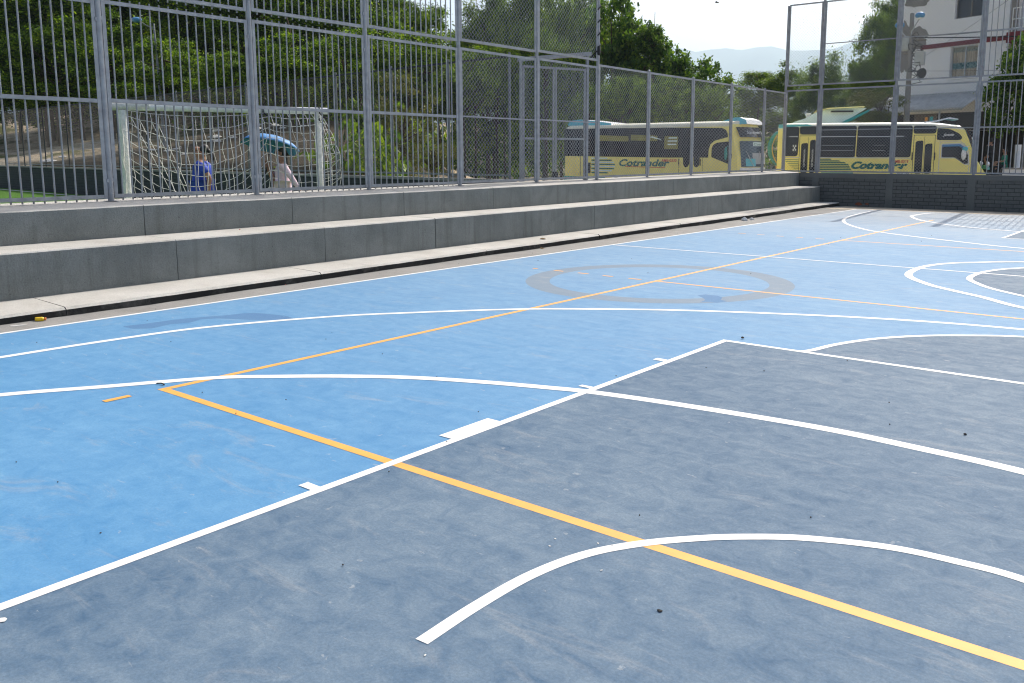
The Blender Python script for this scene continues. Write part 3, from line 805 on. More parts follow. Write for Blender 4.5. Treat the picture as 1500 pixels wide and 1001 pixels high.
# ------------------------------------------------------------------ field wall with its wire fence, gate
def wp(s, n=0.0, z=0.0):
    p = W0 + WD * s + WN * n
    return Vector((p[0], p[1], z))
WL = float(np.linalg.norm(W1 - W0)) - 0.05
wang = math.atan2(WD[1], WD[0])
fw = thing('field_wall', 'dark block wall along the far side of the green turf field', 'wall', wp(0), wang)
MB().box(-1.0, WL, 0.0, 0.16, -0.61, 0.93).build('block_panel', 'fieldblock', fw)
MB().box(-1.0, WL, -0.012, 0.172, 0.9305, 0.985).build('coping', 'pavement', fw)
wf = thing('field_wire_fence', 'dark chain link fence standing on the wall behind the turf field', 'fence')
PS = [0.74, 3.2, 5.85, 8.45, 10.9, 13.24, 15.56, 17.83, 19.95, 22.0, 24.1, 26.2, 28.3, 30.17, 31.9]
D3 = Vector((WD[0], WD[1], 0)); N3 = Vector((WN[0], WN[1], 0))
for k, s in enumerate(PS):
    p = wp(s, 0.08)
    dk = 'dark_steel' if s < 16 else 'galv_far'  # left posts take a darker steel, shade put into their colour
    MB().tube([(p.x, p.y, 0.985), (p.x, p.y, 3.32)], 0.024 if k else 0.06, 10).build('post', dk, wf)
for a, b in zip(PS[:-1], PS[1:]):
    g = MB()
    clip_wires(g, wp(0, 0.08), D3, N3, a + 0.03, b - 0.03, 1.06, 3.24, 0.08, 0.0022)
    g.build('chain_link', 'dark_steel', wf)
    for z in (1.06, 3.25):
        rl = MB(); rl.bar(wp(a + 0.036, 0.08, z), wp(b - 0.036, 0.08, z), 0.035, 0.035); rl.build('rail', 'dark_steel' if z > 2 else 'galv_far', wf)
# gate between the end of the field wall and the tall pole
G0 = Vector((-5.60, 10.30, 0)); G1 = Vector((-5.06, 11.72, 0))
gd = (G1 - G0); gl = gd.length; gd.normalize(); gn = Vector((-gd.y, gd.x, 0))
gt = thing('mesh_gate', 'double leaf grey chain link gate under a rectangular lintel beside the cable wrapped pole', 'gate', G0, math.atan2(gd.y, gd.x))
for x in (0.0, gl):
    MB().box(x - 0.024, x + 0.024, -0.024, 0.024, -0.5, 3.20 + 0.13 * x).build('post', 'galv', gt)
MB().bar((-0.06, 0, 3.225), (gl + 0.08, 0, 3.43), 0.06, 0.075).build('lintel', 'galv', gt)
for a, b in ((0.045, gl / 2 - 0.012), (gl / 2 + 0.012, gl - 0.045)):
    lf = MB()
    for x in (a + 0.015, b - 0.015): lf.box(x - 0.015, x + 0.015, -0.015, 0.015, -0.38, 3.13)
    for z in (-0.36, 1.76, 3.11): lf.box(a + 0.03, b - 0.03, -0.014, 0.014, z - 0.02, z + 0.02)
    lo = lf.build('leaf', 'galv', gt)
    g = MB()
    for z0, z1 in ((-0.34, 1.74), (1.78, 3.09)):
        clip_wires(g, (0, 0, 0), (1, 0, 0), (0, 1, 0), a + 0.04, b - 0.04, z0, z1, 0.084, 0.0021)
    g.build('chain_link', 'wire', lo)
MB().box(gl / 2 - 0.06, gl / 2 + 0.06, -0.045, -0.021, 1.0, 1.12).build('latch', 'dark_steel', gt)

# ------------------------------------------------------------------ goal and net
GL = Vector((-7.47, 3.556, 0)); GR = Vector((-6.255, 6.061, 0))
gv = (GR - GL); gw = gv.length; gv.normalize(); gnn = Vector((gv.y, -gv.x, 0))   # gnn points to the camera side (net side)
goal = thing('football_goal', 'white football goal with a slack net seen from behind through the bars', 'goal', GL, math.atan2(gv.y, gv.x))
GH = 2.13
for x, r_ in ((0, 0.058), (gw, 0.052)):
    MB().tube([(x, 0, 0), (x, 0, GH - 0.05)], r_, 14).build('goal_post', 'whitepaint', goal)
MB().tube([(-0.14, 0, GH), (gw + 0.16, 0, GH)], 0.052, 14).build('crossbar', 'whitepaint', goal)
MB().tube([(-0.17, 0, GH + 0.004), (0.36, 0, GH + 0.012)], 0.060, 12).build('tape_wrap', 'paper', goal)
# ground frame and back stays
fr = MB()
fr.tube([(0.0, -0.06, 0.03), (0.0, -0.75, 0.03), (gw, -0.75, 0.03), (gw, -0.06, 0.03)], 0.022, 8)
fr.build('ground_frame', 'whitepaint', goal)
net = MB(); nr = random.Random(5)
NU, NV = 23, 16
def netp(u, v):
    """u 0..1 across the mouth, v 0..1 crossbar to ground; local coords, -y is the camera side"""
    x = u * gw
    ud = min(u / 0.70, 1.0)
    if u < 0.70: sag = 4 * ud * (1 - ud) * 0.62 * math.sin(PI * min(1, v * 0.92 + 0.02)) ** 0.8
    else:
        w_ = (u - 0.70) / 0.30
        sag = 4 * w_ * (1 - w_) * 0.10 * math.sin(PI * v)
    z = GH - 0.05 - v ** 1.25 * (GH - 0.12) - sag * (1 - 0.35 * v)
    depth = (0.06 + 0.62 * v ** 0.75) * (0.35 + 0.65 * u) + 0.42 * max(0, (u - 0.8) / 0.2) * math.sin(PI * min(1, v * 1.15)) * 1.0
    x += 0.16 * math.sin(PI * v) * (u - 0.45) * (1.5 if u > .8 else 0.3)
    return Vector((x, -0.02 - depth, max(0.04, z)))
pts = [[netp(i / NU, j / NV) + Vector((nr.uniform(-1, 1) * 0.022, nr.uniform(-1, 1) * 0.035, nr.uniform(-1, 1) * 0.018)) * (1 if j else 0.2) for i in range(NU + 1)] for j in range(NV + 1)]
CR = 0.0038
for j in range(NV + 1): net.tube(catmull(pts[j], 2), CR, 4, cap=False)
for i in range(NU + 1): net.tube(catmull([pts[j][i] for j in range(NV + 1)], 2), CR, 4, cap=False)
# side panel closing the right end and a bunched left end
for (x0, ii, sgn) in ((gw, NU, 1), (0.0, 0, -1)):
    n = 5
    for j in range(1, NV + 1):
        a = Vector((x0, 0, GH - 0.05 - j / NV * (GH - 0.1))); b = pts[j][ii]
        net.tube([a, a.lerp(b, 0.5) - Vector((0, 0, 0.05)), b], CR, 4, cap=False)
    for k in range(1, n):
        net.tube([Vector((x0, 0, GH - 0.05 - j / NV * (GH - 0.1))).lerp(pts[j][ii], k / n) for j in range(NV + 1)], CR, 4, cap=False)
# loose strands gathered diagonally
for q in range(4):
    a = pts[1][q + 1]; b = pts[NV - 2][min(NU, 7 + q // 2)]
    mid = a.lerp(b, 0.5) + Vector((0.10, -0.03, -0.16 + 0.03 * q))
    net.tube(catmull([a, mid, b], 6), CR * 1.1, 4, cap=False)
net.build('net', 'cord', goal)
for x in (gw * 0.70, gw + 0.02):
    kn = MB()
    kn.lathe((x, 0, GH), [(0.055, -0.01), (0.072, 0.0), (0.055, 0.01)], 10, axis=(1, 0, 0))
    kn.tube([(x, -0.05, GH - 0.04), (x - 0.02, -0.09, GH - 0.14), (x + 0.03, -0.1, GH - 0.2)], 0.012, 6)
    kn.tube([(x, -0.05, GH - 0.04), (x + 0.06, -0.08, GH - 0.10), (x + 0.12, -0.07, GH - 0.12)], 0.012, 6)
    kn.build('tie', 'black', goal)

# ------------------------------------------------------------------ people
def skin_obj(name, nodes, edges, root, mat, parent, sub=2, smooth=True):
    """nodes: name -> (x, y, z, r) or (x, y, z, rx, ry); a body grown round a jointed skeleton"""
    keys = list(nodes); idx = {k: i for i, k in enumerate(keys)}
    me = bpy.data.meshes.new(name)
    me.from_pydata([nodes[k][:3] for k in keys], [(idx[a], idx[b]) for a, b in edges], [])
    o = bpy.data.objects.new(name, me); COL.objects.link(o)
    o.modifiers.new('skin', 'SKIN').use_smooth_shade = smooth
    for k in keys:
        sv = me.skin_vertices[0].data[idx[k]]
        n = nodes[k]
        sv.radius = (n[3], n[4] if len(n) > 4 else n[3]); sv.use_root = (k == root)
    s = o.modifiers.new('sub', 'SUBSURF'); s.levels = sub; s.render_levels = sub
    bpy.context.view_layer.update()
    dg = bpy.context.evaluated_depsgraph_get()
    nm = bpy.data.meshes.new_from_object(o.evaluated_get(dg))
    bpy.data.objects.remove(o, do_unlink=True); bpy.data.meshes.remove(me)
    nm.name = name; nm.materials.clear(); nm.materials.append(M[mat])
    nm.polygons.foreach_set('use_smooth', [True] * len(nm.polygons))
    return link(name, nm, parent)
def add_features(o, mb, mats):
    """merge facial features into the body mesh"""
    bm = bmesh.new(); bm.from_mesh(o.data)
    for m in mats: o.data.materials.append(M[m])
    vs = [bm.verts.new(v) for v in mb.v]
    for f_, mi, s_ in zip(mb.f, mb.m, mb.sm):
        try: q = bm.faces.new([vs[i] for i in f_]); q.material_index = mi + 1; q.smooth = True
        except ValueError: pass
    bm.to_mesh(o.data); bm.free()
def hand(nodes, edges, pre, w, d, side, curl=0.35, grip=None):
    """five fingers from the wrist node w, pointing along d; side = thumb direction; palm normal = d x side"""
    d = Vector(d).normalized(); t = Vector(side); t = (t - d * t.dot(d)).normalized(); n = d.cross(t)
    w = Vector(w)
    nodes[pre + 'palm'] = (*(w + d * 0.05), 0.030, 0.017); edges.append((pre + 'wr', pre + 'palm'))
    nodes[pre + 'kn'] = (*(w + d * 0.085), 0.034, 0.014); edges.append((pre + 'palm', pre + 'kn'))
    c = grip if grip is not None else curl
    for k, (off, ln) in enumerate(((0.029, 0.070), (0.010, 0.080), (-0.010, 0.074), (-0.029, 0.058))):
        b0 = w + d * 0.095 + t * off
        d1 = (d * math.cos(c) + n * math.sin(c)); d2 = (d * math.cos(2.1 * c) + n * math.sin(2.1 * c))
        p1 = b0 + d1 * ln * 0.5; p2 = p1 + d2 * ln * 0.5
        for nm, p, r_ in (('a', b0, 0.0092), ('b', p1, 0.0085), ('c', p2, 0.0070)): nodes[f'{pre}f{k}{nm}'] = (*p, r_)
        edges += [(pre + 'kn', f'{pre}f{k}a'), (f'{pre}f{k}a', f'{pre}f{k}b'), (f'{pre}f{k}b', f'{pre}f{k}c')]
    th0 = w + d * 0.04 + t * 0.034; th1 = th0 + (d * 0.7 + t * 0.6 + n * 0.3) * 0.030; th2 = th1 + (d * 0.8 + n * 0.5) * 0.028
    for nm, p, r_ in (('t0', th0, 0.012), ('t1', th1, 0.0105), ('t2', th2, 0.0085)): nodes[pre + nm] = (*p, r_)
    edges += [(pre + 'palm', pre + 't0'), (pre + 't0', pre + 't1'), (pre + 't1', pre + 't2')]
def make_person(label, loc, rz, h, shirt, trousers, Lpose, Rpose, sleeves, hairstyle, seat=False, stride=0.0, skin='skin', loose=1.0):
    """x forward, y to the person's left; poses give shoulder->elbow->wrist points"""
    k = h / 1.70
    p = thing('person', label, 'person', loc, rz)
    N = {}; E_ = []
    def n(nm, x, y, z, r_, r2=None): N[nm] = (x * k, y * k, z * k, r_ * k) if r2 is None else (x * k, y * k, z * k, r_ * k, r2 * k)
    n('pel', 0, 0, 0.93, 0.145, 0.105); n('wai', 0.005, 0, 1.07, 0.122, 0.092); n('che', 0.0, 0, 1.25, 0.150, 0.105); n('nb', -0.005, 0, 1.40, 0.085, 0.07)
    n('nk', 0.0, 0, 1.465, 0.052, 0.052); n('hd0', 0.018, 0, 1.535, 0.074, 0.080); n('hd1', 0.022, 0, 1.605, 0.086, 0.102); n('hd2', 0.010, 0, 1.675, 0.072, 0.086)
    E_ += [('pel', 'wai'), ('wai', 'che'), ('che', 'nb'), ('nb', 'nk'), ('nk', 'hd0'), ('hd0', 'hd1'), ('hd1', 'hd2')]
    n('chin', 0.062, 0, 1.515, 0.026); n('nose', 0.118, 0, 1.578, 0.013); E_ += [('hd0', 'chin'), ('hd1', 'nose')]
    for sd, sg, po in (('L', 1, Lpose), ('R', -1, Rpose)):
        n(sd + 'sh', -0.005, sg * 0.165, 1.385, 0.060); E_.append(('nb', sd + 'sh'))
        (ex, ey, ez), (wx, wy, wz) = po[:2]
        n(sd + 'el', ex, sg * ey, ez, 0.040); n(sd + 'wr', wx, sg * wy, wz, 0.027)
        E_ += [(sd + 'sh', sd + 'el'), (sd + 'el', sd + 'wr')]
        w = Vector(N[sd + 'wr'][:3]); el = Vector(N[sd + 'el'][:3])
        dd = Vector(po[2]) if len(po) > 2 else (w - el)
        nn2 = N[sd + 'wr']; N[sd + 'wr'] = nn2
        tmp = {}; te = []
        hand(tmp, te, sd, w, dd, (0.9, -sg * 0.25, 0.1) if len(po) < 4 else po[3], 0.32 if len(po) < 5 else po[4])
        N.update(tmp); E_ += te
        # legs
        if seat:
            n(sd + 'hip', 0.02, sg * 0.09, 0.90, 0.088); n(sd + 'kn', 0.42, sg * 0.13, 0.90, 0.062); n(sd + 'an', 0.40, sg * 0.12, 0.50, 0.040)
            n(sd + 'toe', 0.53, sg * 0.13, 0.455, 0.035)
        else:
            st = stride * sg
            n(sd + 'hip', 0.0, sg * 0.088, 0.86, 0.090); n(sd + 'kn', 0.02 + st * 0.5, sg * 0.095, 0.48, 0.058); n(sd + 'an', -0.02 + st, sg * 0.095, 0.085, 0.038)
            n(sd + 'toe', 0.13 + st, sg * 0.105, 0.035, 0.032)
        E_ += [('pel', sd + 'hip'), (sd + 'hip', sd + 'kn'), (sd + 'kn', sd + 'an'), (sd + 'an', sd + 'toe')]
    body = skin_obj('body', N, E_, 'pel', skin, p)
    ft = MB()
    for sg in (1, -1):
        ft.sphere((0.108 * k, sg * 0.030 * k, 1.60 * k), 0.010 * k, 0.013 * k, 0.008 * k, 8, 6, 0)
        ft.sphere((0.112 * k, sg * 0.030 * k, 1.622 * k), 0.008 * k, 0.019 * k, 0.004 * k, 8, 6, 0)
        ft.sphere((0.012 * k, sg * 0.090 * k, 1.585 * k), 0.020 * k, 0.009 * k, 0.031 * k, 8, 6, 2)
    ft.sphere((0.098 * k, 0, 1.536 * k), 0.012 * k, 0.024 * k, 0.007 * k, 8, 6, 1)
    add_features(body, ft, ['eye', 'lip', skin])
    # shirt over torso and arms
    T = {}; TE = []
    g = 0.016 * k
    for nm in ('pel', 'wai', 'che', 'nb'):
        q = N[nm]; T[nm] = (*q[:3], q[3] + g, q[4] + g)
    z0 = N['pel']; T['hem'] = (z0[0], z0[1], z0[2] - 0.05 * k, z0[3] + g * 1.2, z0[4] + g * 1.3)
    q = N['nb']; T['col'] = (q[0], q[1], q[2] + 0.035 * k, 0.066 * k, 0.062 * k)
    TE += [('hem', 'pel'), ('pel', 'wai'), ('wai', 'che'), ('che', 'nb'), ('nb', 'col')]
    for sd in 'LR':
        a = N[sd + 'sh']; e = N[sd + 'el']; w = N[sd + 'wr']
        T[sd + 'sh'] = (*a[:3], a[3] + g * 0.9)
        if sleeves == 'long':
            T[sd + 'el'] = (*e[:3], e[3] + g * 0.8); v = Vector(e[:3]).lerp(Vector(w[:3]), 0.93); T[sd + 'wr'] = (*v, w[3] + g * 0.7)
            TE += [('nb', sd + 'sh'), (sd + 'sh', sd + 'el'), (sd + 'el', sd + 'wr')]
        else:
            v = Vector(a[:3]).lerp(Vector(e[:3]), 0.78); T[sd + 'el'] = (*v, a[3] + g * 0.9)
            TE += [('nb', sd + 'sh'), (sd + 'sh', sd + 'el')]
    if loose != 1.0: T = {a: (*q[:3], *[w * (loose if a in ('pel', 'wai', 'che', 'hem') else 1.0) for w in q[3:]]) for a, q in T.items()}
    skin_obj('shirt', T, TE, 'pel', shirt, p)
    # trousers
    T = {}; TE = []
    for nm, dz in (('wai', -0.06), ('pel', -0.02)):
        q = N[nm]; T[nm] = (q[0], q[1], q[2] + dz * k, q[3] + 0.020 * k, q[4] + 0.020 * k)
    TE.append(('wai', 'pel'))
    for sd in 'LR':
        for nm, ex in (('hip', 0.022), ('kn', 0.016), ('an', 0.020)):
            q = N[sd + nm]; T[sd + nm] = (*q[:3], q[3] + ex * k)
        TE += [('pel', sd + 'hip'), (sd + 'hip', sd + 'kn'), (sd + 'kn', sd + 'an')]
    skin_obj('trousers', T, TE, 'pel', trousers, p)
    sh = MB()
    for sd in 'LR':
        a = Vector(N[sd + 'an'][:3]); b = Vector(N[sd + 'toe'][:3])
        sh.sphere((*((a + b) / 2 + Vector((0, 0, -0.02 * k))),), 0.14 * k, 0.052 * k, 0.046 * k, 14, 8)
    sh.build('shoes', 'black', p)
    # hair
    H = {}; HE = []
    def hn_(nm, x, y, z, r_, r2=None): H[nm] = (x * k, y * k, z * k, r_ * k) if r2 is None else (x * k, y * k, z * k, r_ * k, r2 * k)
    hn_('top', -0.004, 0, 1.68, 0.088, 0.100); hn_('bk', -0.050, 0, 1.63, 0.090, 0.074); hn_('lo', -0.052, 0, 1.55, 0.060, 0.042)
    HE += [('top', 'bk'), ('bk', 'lo')]
    if hairstyle == 'pony':
        hn_('p0', -0.10, 0, 1.60, 0.028); hn_('p1', -0.145, 0, 1.545, 0.036); hn_('p2', -0.155, 0, 1.46, 0.030); hn_('p3', -0.14, 0, 1.40, 0.016)
        HE += [('bk', 'p0'), ('p0', 'p1'), ('p1', 'p2'), ('p2', 'p3')]
    elif hairstyle == 'long':
        hn_('l1', -0.062, 0, 1.47, 0.066, 0.035); hn_('l2', -0.085, 0, 1.38, 0.055, 0.022)
        HE += [('lo', 'l1'), ('l1', 'l2')]
    skin_obj('hair', H, HE, 'bk', 'hair', p, 2)
    return p
hang = ((-0.02, 0.235, 1.12), (0.03, 0.25, 0.88))
blue_w = make_person('person in a royal blue short sleeved shirt and dark ponytail walking behind the goal net', (-7.648, 4.858, 0.0), R(-133.7), 1.581, 'shirt_blue', 'shirt_blue', ((-0.15, 0.235, 1.15), (-0.13, 0.25, 0.92)), ((0.05, 0.225, 1.13), (0.13, 0.21, 0.92)), 'short', 'pony', stride=0.16, loose=1.28)
PINK_K = 0.9081
pink_w = make_person('person in a pale pink long sleeved top and jeans holding up a light blue umbrella', (-7.423, 6.187, 0.0), R(-126.7), 1.544, 'shirt_pink', 'jeans', ((-0.15, 0.235, 1.16), (-0.27, 0.26, 0.95)), ((0.15, 0.20, 1.15), (0.235, 0.10, 1.33), (0.25, 0.05, 0.9), (0.9, 0.2, -0.25), 0.85), 'long', 'long', stride=0.12, loose=1.18)
blue_w.scale = (1.14, 1.14, 1.02); pink_w.scale = (1.07, 1.07, 1.02)
# ------------------------------------------------------------------ umbrella carried by the walker
def carried_umbrella(root, k):
    root_m = Matrix.Translation(root.location) @ Matrix.Rotation(root.rotation_euler.z, 4, 'Z')
    hnd = root_m @ (Vector((0.275, -0.085, 1.375)) * k)
    fw_ = root_m.to_3x3() @ Vector((1, 0, 0))
    lf_ = root_m.to_3x3() @ Vector((0, 1, 0))
    ax = (Vector((0, 0, 1)) - fw_ * 0.20 - lf_ * 0.24).normalized()
    u = thing('umbrella', 'small light blue open umbrella held over the person in pink', 'umbrella', hnd)
    u.rotation_mode = 'QUATERNION'
    u.rotation_quaternion = Vector((0, 0, 1)).rotation_difference(ax)
    n = 8; Rr = 0.50; H = 0.53
    can = MB(); vs = []; fs = []; rows = 7; per = 6
    for j in range(rows + 1):
        t = j / rows
        for k_ in range(n * per):
            a = 2 * PI * k_ / (n * per)
            fr_ = (k_ % per) / per
            dip = 1 - 0.085 * (4 * fr_ * (1 - fr_)) * t
            r_ = max(0.002, Rr * math.sin(t * 1.25) / math.sin(1.25)) * dip
            z = H - 0.19 * (1 - math.cos(t * 1.25)) / (1 - math.cos(1.25)) + 0.018 * (4 * fr_ * (1 - fr_)) * t
            vs.append((r_ * math.cos(a), r_ * math.sin(a), z))
    m_ = n * per
    for j in range(rows):
        for k_ in range(m_): fs.append((j * m_ + k_, j * m_ + (k_ + 1) % m_, (j + 1) * m_ + (k_ + 1) % m_, (j + 1) * m_ + k_))
    o = can.add(vs, fs, 0, True).build('canopy', 'umb', u)
    so_ = o.modifiers.new('thick', 'SOLIDIFY'); so_.thickness = 0.003
    sh = MB().tube([(0, 0, -0.06), (0, 0, H + 0.03)], 0.005, 8); sh.build('shaft', 'dark_steel', u)
    MB().tube([(0, 0, -0.16), (0, 0, -0.05)], 0.013, 10).build('handle', 'black', u)
    for k_ in range(n):
        a = 2 * PI * k_ / n
        pts = []
        for j in range(5):
            t = j / 4
            r_ = Rr * math.sin(t * 1.25) / math.sin(1.25); z = H - 0.19 * (1 - math.cos(t * 1.25)) / (1 - math.cos(1.25)) - 0.006
            pts.append((r_ * math.cos(a), r_ * math.sin(a), z))
        rb = MB().tube(pts, 0.003, 5)
        rb.tube([(0.008 * math.cos(a), 0.008 * math.sin(a), 0.20), pts[2]], 0.0025, 5)
        rb.build('rib', 'dark_steel', u)
carried_umbrella(pink_w, PINK_K)

# ------------------------------------------------------------------ trees
TREES = [
    ('F', -56.0, 19.2, 4.06, 10.60, 3.33),
    ('F', -51.9, 21.2, 4.22, 9.61, 3.14),
    ('F', -45.9, 22.0, 4.14, 9.54, 2.85),
    ('F', -35.5, 19.9, 3.91, 7.26, 2.06),
    ('F', -32.3, 21.1, 3.92, 6.32, 1.69),
    ('F', -30.1, 22.8, 3.92, 6.96, 2.14),
    ('F', -29.3, 26.1, 4.04, 7.90, 2.24),
    ('F', -29.1, 30.1, 4.15, 8.00, 2.25),
    ('F', -29.6, 34.7, 3.29, 7.59, 1.98),
    ('F', -63.9, 21.2, 6.93, 16.55, 5.31),
    ('F', -57.9, 23.5, 7.43, 16.72, 4.95),
    ('F', -54.1, 26.5, 7.43, 16.05, 4.81),
    ('F', -49.6, 28.8, 7.33, 15.35, 4.51),
    ('F', -46.0, 31.5, 7.11, 14.91, 4.51),
    ('F', -41.6, 33.7, 7.01, 13.80, 4.21),
    ('F', -40.6, 37.0, 6.76, 13.10, 2.84),
    ('F', -39.3, 40.6, 6.71, 12.10, 2.09),
    ('M', -35.8, 43.1, 5.07, 12.48, 2.47),
    ('M', -32.4, 43.0, 4.49, 12.88, 2.38),
    ('M', -31.5, 46.0, 2.96, 12.81, 2.66),
    ('M', -31.2, 49.0, 3.25, 12.85, 2.35),
    ('M', -83.5, 28.9, 6.75, 22.60, 7.40),
    ('M', -77.2, 33.9, 6.75, 22.60, 7.40),
    ('M', -70.9, 38.9, 6.75, 22.00, 7.40),
    ('M', -64.1, 44.2, 6.75, 20.78, 7.40),
    ('M', -56.7, 47.5, 6.62, 17.91, 5.71),
    ('M', -87.6, 33.3, 6.50, 21.60, 8.63),
    ('M', -80.3, 39.1, 6.50, 21.61, 8.63),
    ('M', -73.0, 44.9, 6.50, 21.61, 8.63),
    ('M', -66.3, 50.2, 6.51, 20.30, 7.97),
    ('M', -51.9, 51.1, 6.03, 14.05, 4.51),
    ('M', -47.5, 54.2, 3.65, 13.46, 4.21),
    ('M', -43.9, 59.4, 2.80, 15.30, 4.62),
    ('B', -25.4, 43.5, 4.71, 11.55, 2.05),
    ('B', -23.3, 43.7, 4.02, 9.62, 1.93),
    ('B', -21.4, 43.8, 2.96, 8.16, 1.81),
    ('B', -19.8, 44.9, 2.55, 7.19, 1.89),
    ('B', -24.7, 44.8, 1.97, 8.21, 2.61),
    ('B', -22.2, 42.6, 6.92, 9.31, 1.05),
    ('F', -22.7, 37.4, 2.09, 5.47, 1.37),
    ('F', -20.8, 37.6, 2.26, 5.83, 1.34),
    ('F', -18.8, 37.9, 2.43, 5.59, 1.38),
    ('F', -18.0, 39.8, 2.26, 5.31, 1.26),
    ('F', -16.9, 40.7, 2.26, 5.09, 1.19),
    ('M', -24.4, 51.5, 2.02, 6.95, 2.85),
    ('F', -29.6, 37.6, 4.58, 8.24, 1.64),
    ('F', -28.1, 40.0, 4.64, 9.20, 1.76),
    ('F', -27.1, 41.8, 3.02, 8.08, 1.62),
    ('M', -24.4, 62.3, 4.49, 8.00, 2.37),
    ('M', -21.8, 61.7, 4.40, 8.22, 2.09),
    ('M', -18.2, 59.1, 2.53, 8.01, 2.16),
    ('M', -15.8, 58.3, 2.26, 6.11, 1.90),
    ('M', -28.1, 68.1, 3.05, 5.98, 2.96),
    ('M', -25.6, 71.2, 2.18, 5.15, 3.00),
    ('M', -13.2, 56.7, 2.89, 10.78, 1.80),
    ('M', -12.8, 59.1, 7.22, 13.57, 1.93),
    ('M', -14.3, 56.0, 4.22, 7.12, 1.17),
    ('M', -14.2, 62.1, 2.05, 9.56, 2.94),
    ('F', -61.4, 22.6, 3.37, 8.10, 3.79),
    ('F', -54.5, 24.1, 3.63, 7.77, 3.60),
    ('F', -44.3, 23.2, 3.48, 6.61, 3.16),
    ('F', -39.5, 24.4, 3.59, 6.21, 2.85),
    ('F', -35.9, 25.9, 3.54, 6.30, 2.60),
    ('F', -33.6, 27.7, 3.47, 6.12, 2.60),
    ('F', -32.3, 31.3, 3.06, 6.51, 2.91),
    ('F', -30.7, 33.7, 2.51, 6.42, 2.37),
    ('F', -31.1, 38.3, 1.12, 6.81, 2.56),
    ('F', -30.6, 42.5, 0.65, 6.67, 2.48),
    ('M', -44.3, 41.1, 3.30, 9.81, 4.55),
    ('M', -48.7, 37.8, 3.80, 10.31, 4.55),
    ('M', -53.1, 34.3, 3.80, 10.30, 4.55),
    ('M', -60.7, 30.9, 3.87, 10.58, 5.22),
    ('M', -68.5, 27.3, 3.68, 10.85, 5.91),
    ('S', -9.2, 42.9, 2.39, 4.90, 1.39),
    ('B', -3.0, 44.0, 2.16, 6.36, 1.62),
    ('B', -1.8, 43.6, 2.30, 7.62, 1.74),
    ('S', -15.1, 16.1, 0.86, 3.75, 1.07),
    ('S', -16.8, 16.0, 0.77, 2.04, 0.80),
    ('S', -22.3, 19.4, 0.78, 2.03, 0.81),
    ('S', -12.1, 14.6, 0.87, 1.86, 0.57),
]
def crown_mesh(name, seed, n_clump, n_leaf, ll, lw, mat, flat=0.0, sub=0.22, squash=0.45):
    """leaf faces gathered in many small clumps inside a uneven ellipsoid of radius 1"""
    g = np.random.default_rng(seed)
    c = g.normal(size=(n_clump, 3)); c /= np.linalg.norm(c, axis=1)[:, None]
    c *= (g.uniform(0.12, 1.0, (n_clump, 1)) ** 0.45)
    lob = 1 + 0.16 * np.sin(3.1 * c[:, 0] + seed) * np.cos(2.7 * c[:, 1] + 2 * seed) + 0.14 * np.sin(4.3 * c[:, 2] + 1.7 * seed)
    c *= lob[:, None] * 0.92
    rad = g.uniform(0.6, 1.35, n_clump) * sub
    which = g.integers(0, n_clump, n_leaf)
    p = g.normal(size=(n_leaf, 3)) * 0.44
    p[:, 2] *= squash
    pos = c[which] + p * rad[which][:, None]
    d = g.normal(size=(n_leaf, 3)); d[:, 2] = d[:, 2] * 0.5 - flat * 0.35
    d /= np.linalg.norm(d, axis=1)[:, None]
    nn = g.normal(size=(n_leaf, 3)); nn[:, 2] = np.abs(nn[:, 2]) + 0.45
    s = np.cross(d, nn); s /= np.linalg.norm(s, axis=1)[:, None]
    up_ = np.cross(s, d)
    k = g.uniform(0.6, 1.4, n_leaf)[:, None]
    a = pos - d * ll * k * 0.5; b = pos + d * ll * k * 0.5
    w = s * lw * k * 0.5; mid = pos + up_ * lw * 0.12
    v = np.stack([a, mid + w, b, mid - w], 1).reshape(-1, 3)
    me = bpy.data.meshes.new(name)
    me.vertices.add(len(v)); me.vertices.foreach_set('co', v.ravel())
    me.loops.add(4 * n_leaf); me.loops.foreach_set('vertex_index', np.arange(4 * n_leaf, dtype=np.int32))
    me.polygons.add(n_leaf); me.polygons.foreach_set('loop_start', np.arange(0, 4 * n_leaf, 4, dtype=np.int32))
    me.polygons.foreach_set('loop_total', np.full(n_leaf, 4, dtype=np.int32))
    me.materials.append(M[mat]); me.update(); me.validate()
    return me
def trunk_mesh(name, seed, top=0.45, stems=1):
    """from the crown centre down to z = -1 - drop; unit sized, the root end is stretched to reach the ground"""
    rn = random.Random(seed); mb = MB()
    for q in range(stems):
        bx = rn.uniform(-0.12, 0.12) * stems; by = rn.uniform(-0.12, 0.12) * stems
        path = [(bx, by, -3.0), (bx * 0.9 + rn.uniform(-.05, .05), by + rn.uniform(-.05, .05), -1.4), (bx + rn.uniform(-.1, .1), by + rn.uniform(-.1, .1), -0.5), (bx * 1.5 + rn.uniform(-.1, .1), by * 1.5 + rn.uniform(-.1, .1), top)]
        mb.tube(catmull(path, 5), [0.05 - 0.032 * i / 15 for i in range(16)], 7)
        for k in range(6):
            t = rn.uniform(-0.8, 0.2); a = rn.uniform(0, 2 * PI); L_ = rn.uniform(0.45, 0.8)
            st = Vector((bx, by, t)); en = st + Vector((math.cos(a) * L_, math.sin(a) * L_, rn.uniform(0.25, 0.55)))
            mid = st.lerp(en, 0.5) + Vector((0, 0, rn.uniform(-0.05, 0.10)))
            mb.tube(catmull([st, mid, en], 4), [0.035 - 0.028 * i / 8 for i in range(9)], 5)
    me_o = mb.build(name, 'bark'); me = me_o.data; bpy.data.objects.remove(me_o)
    return me
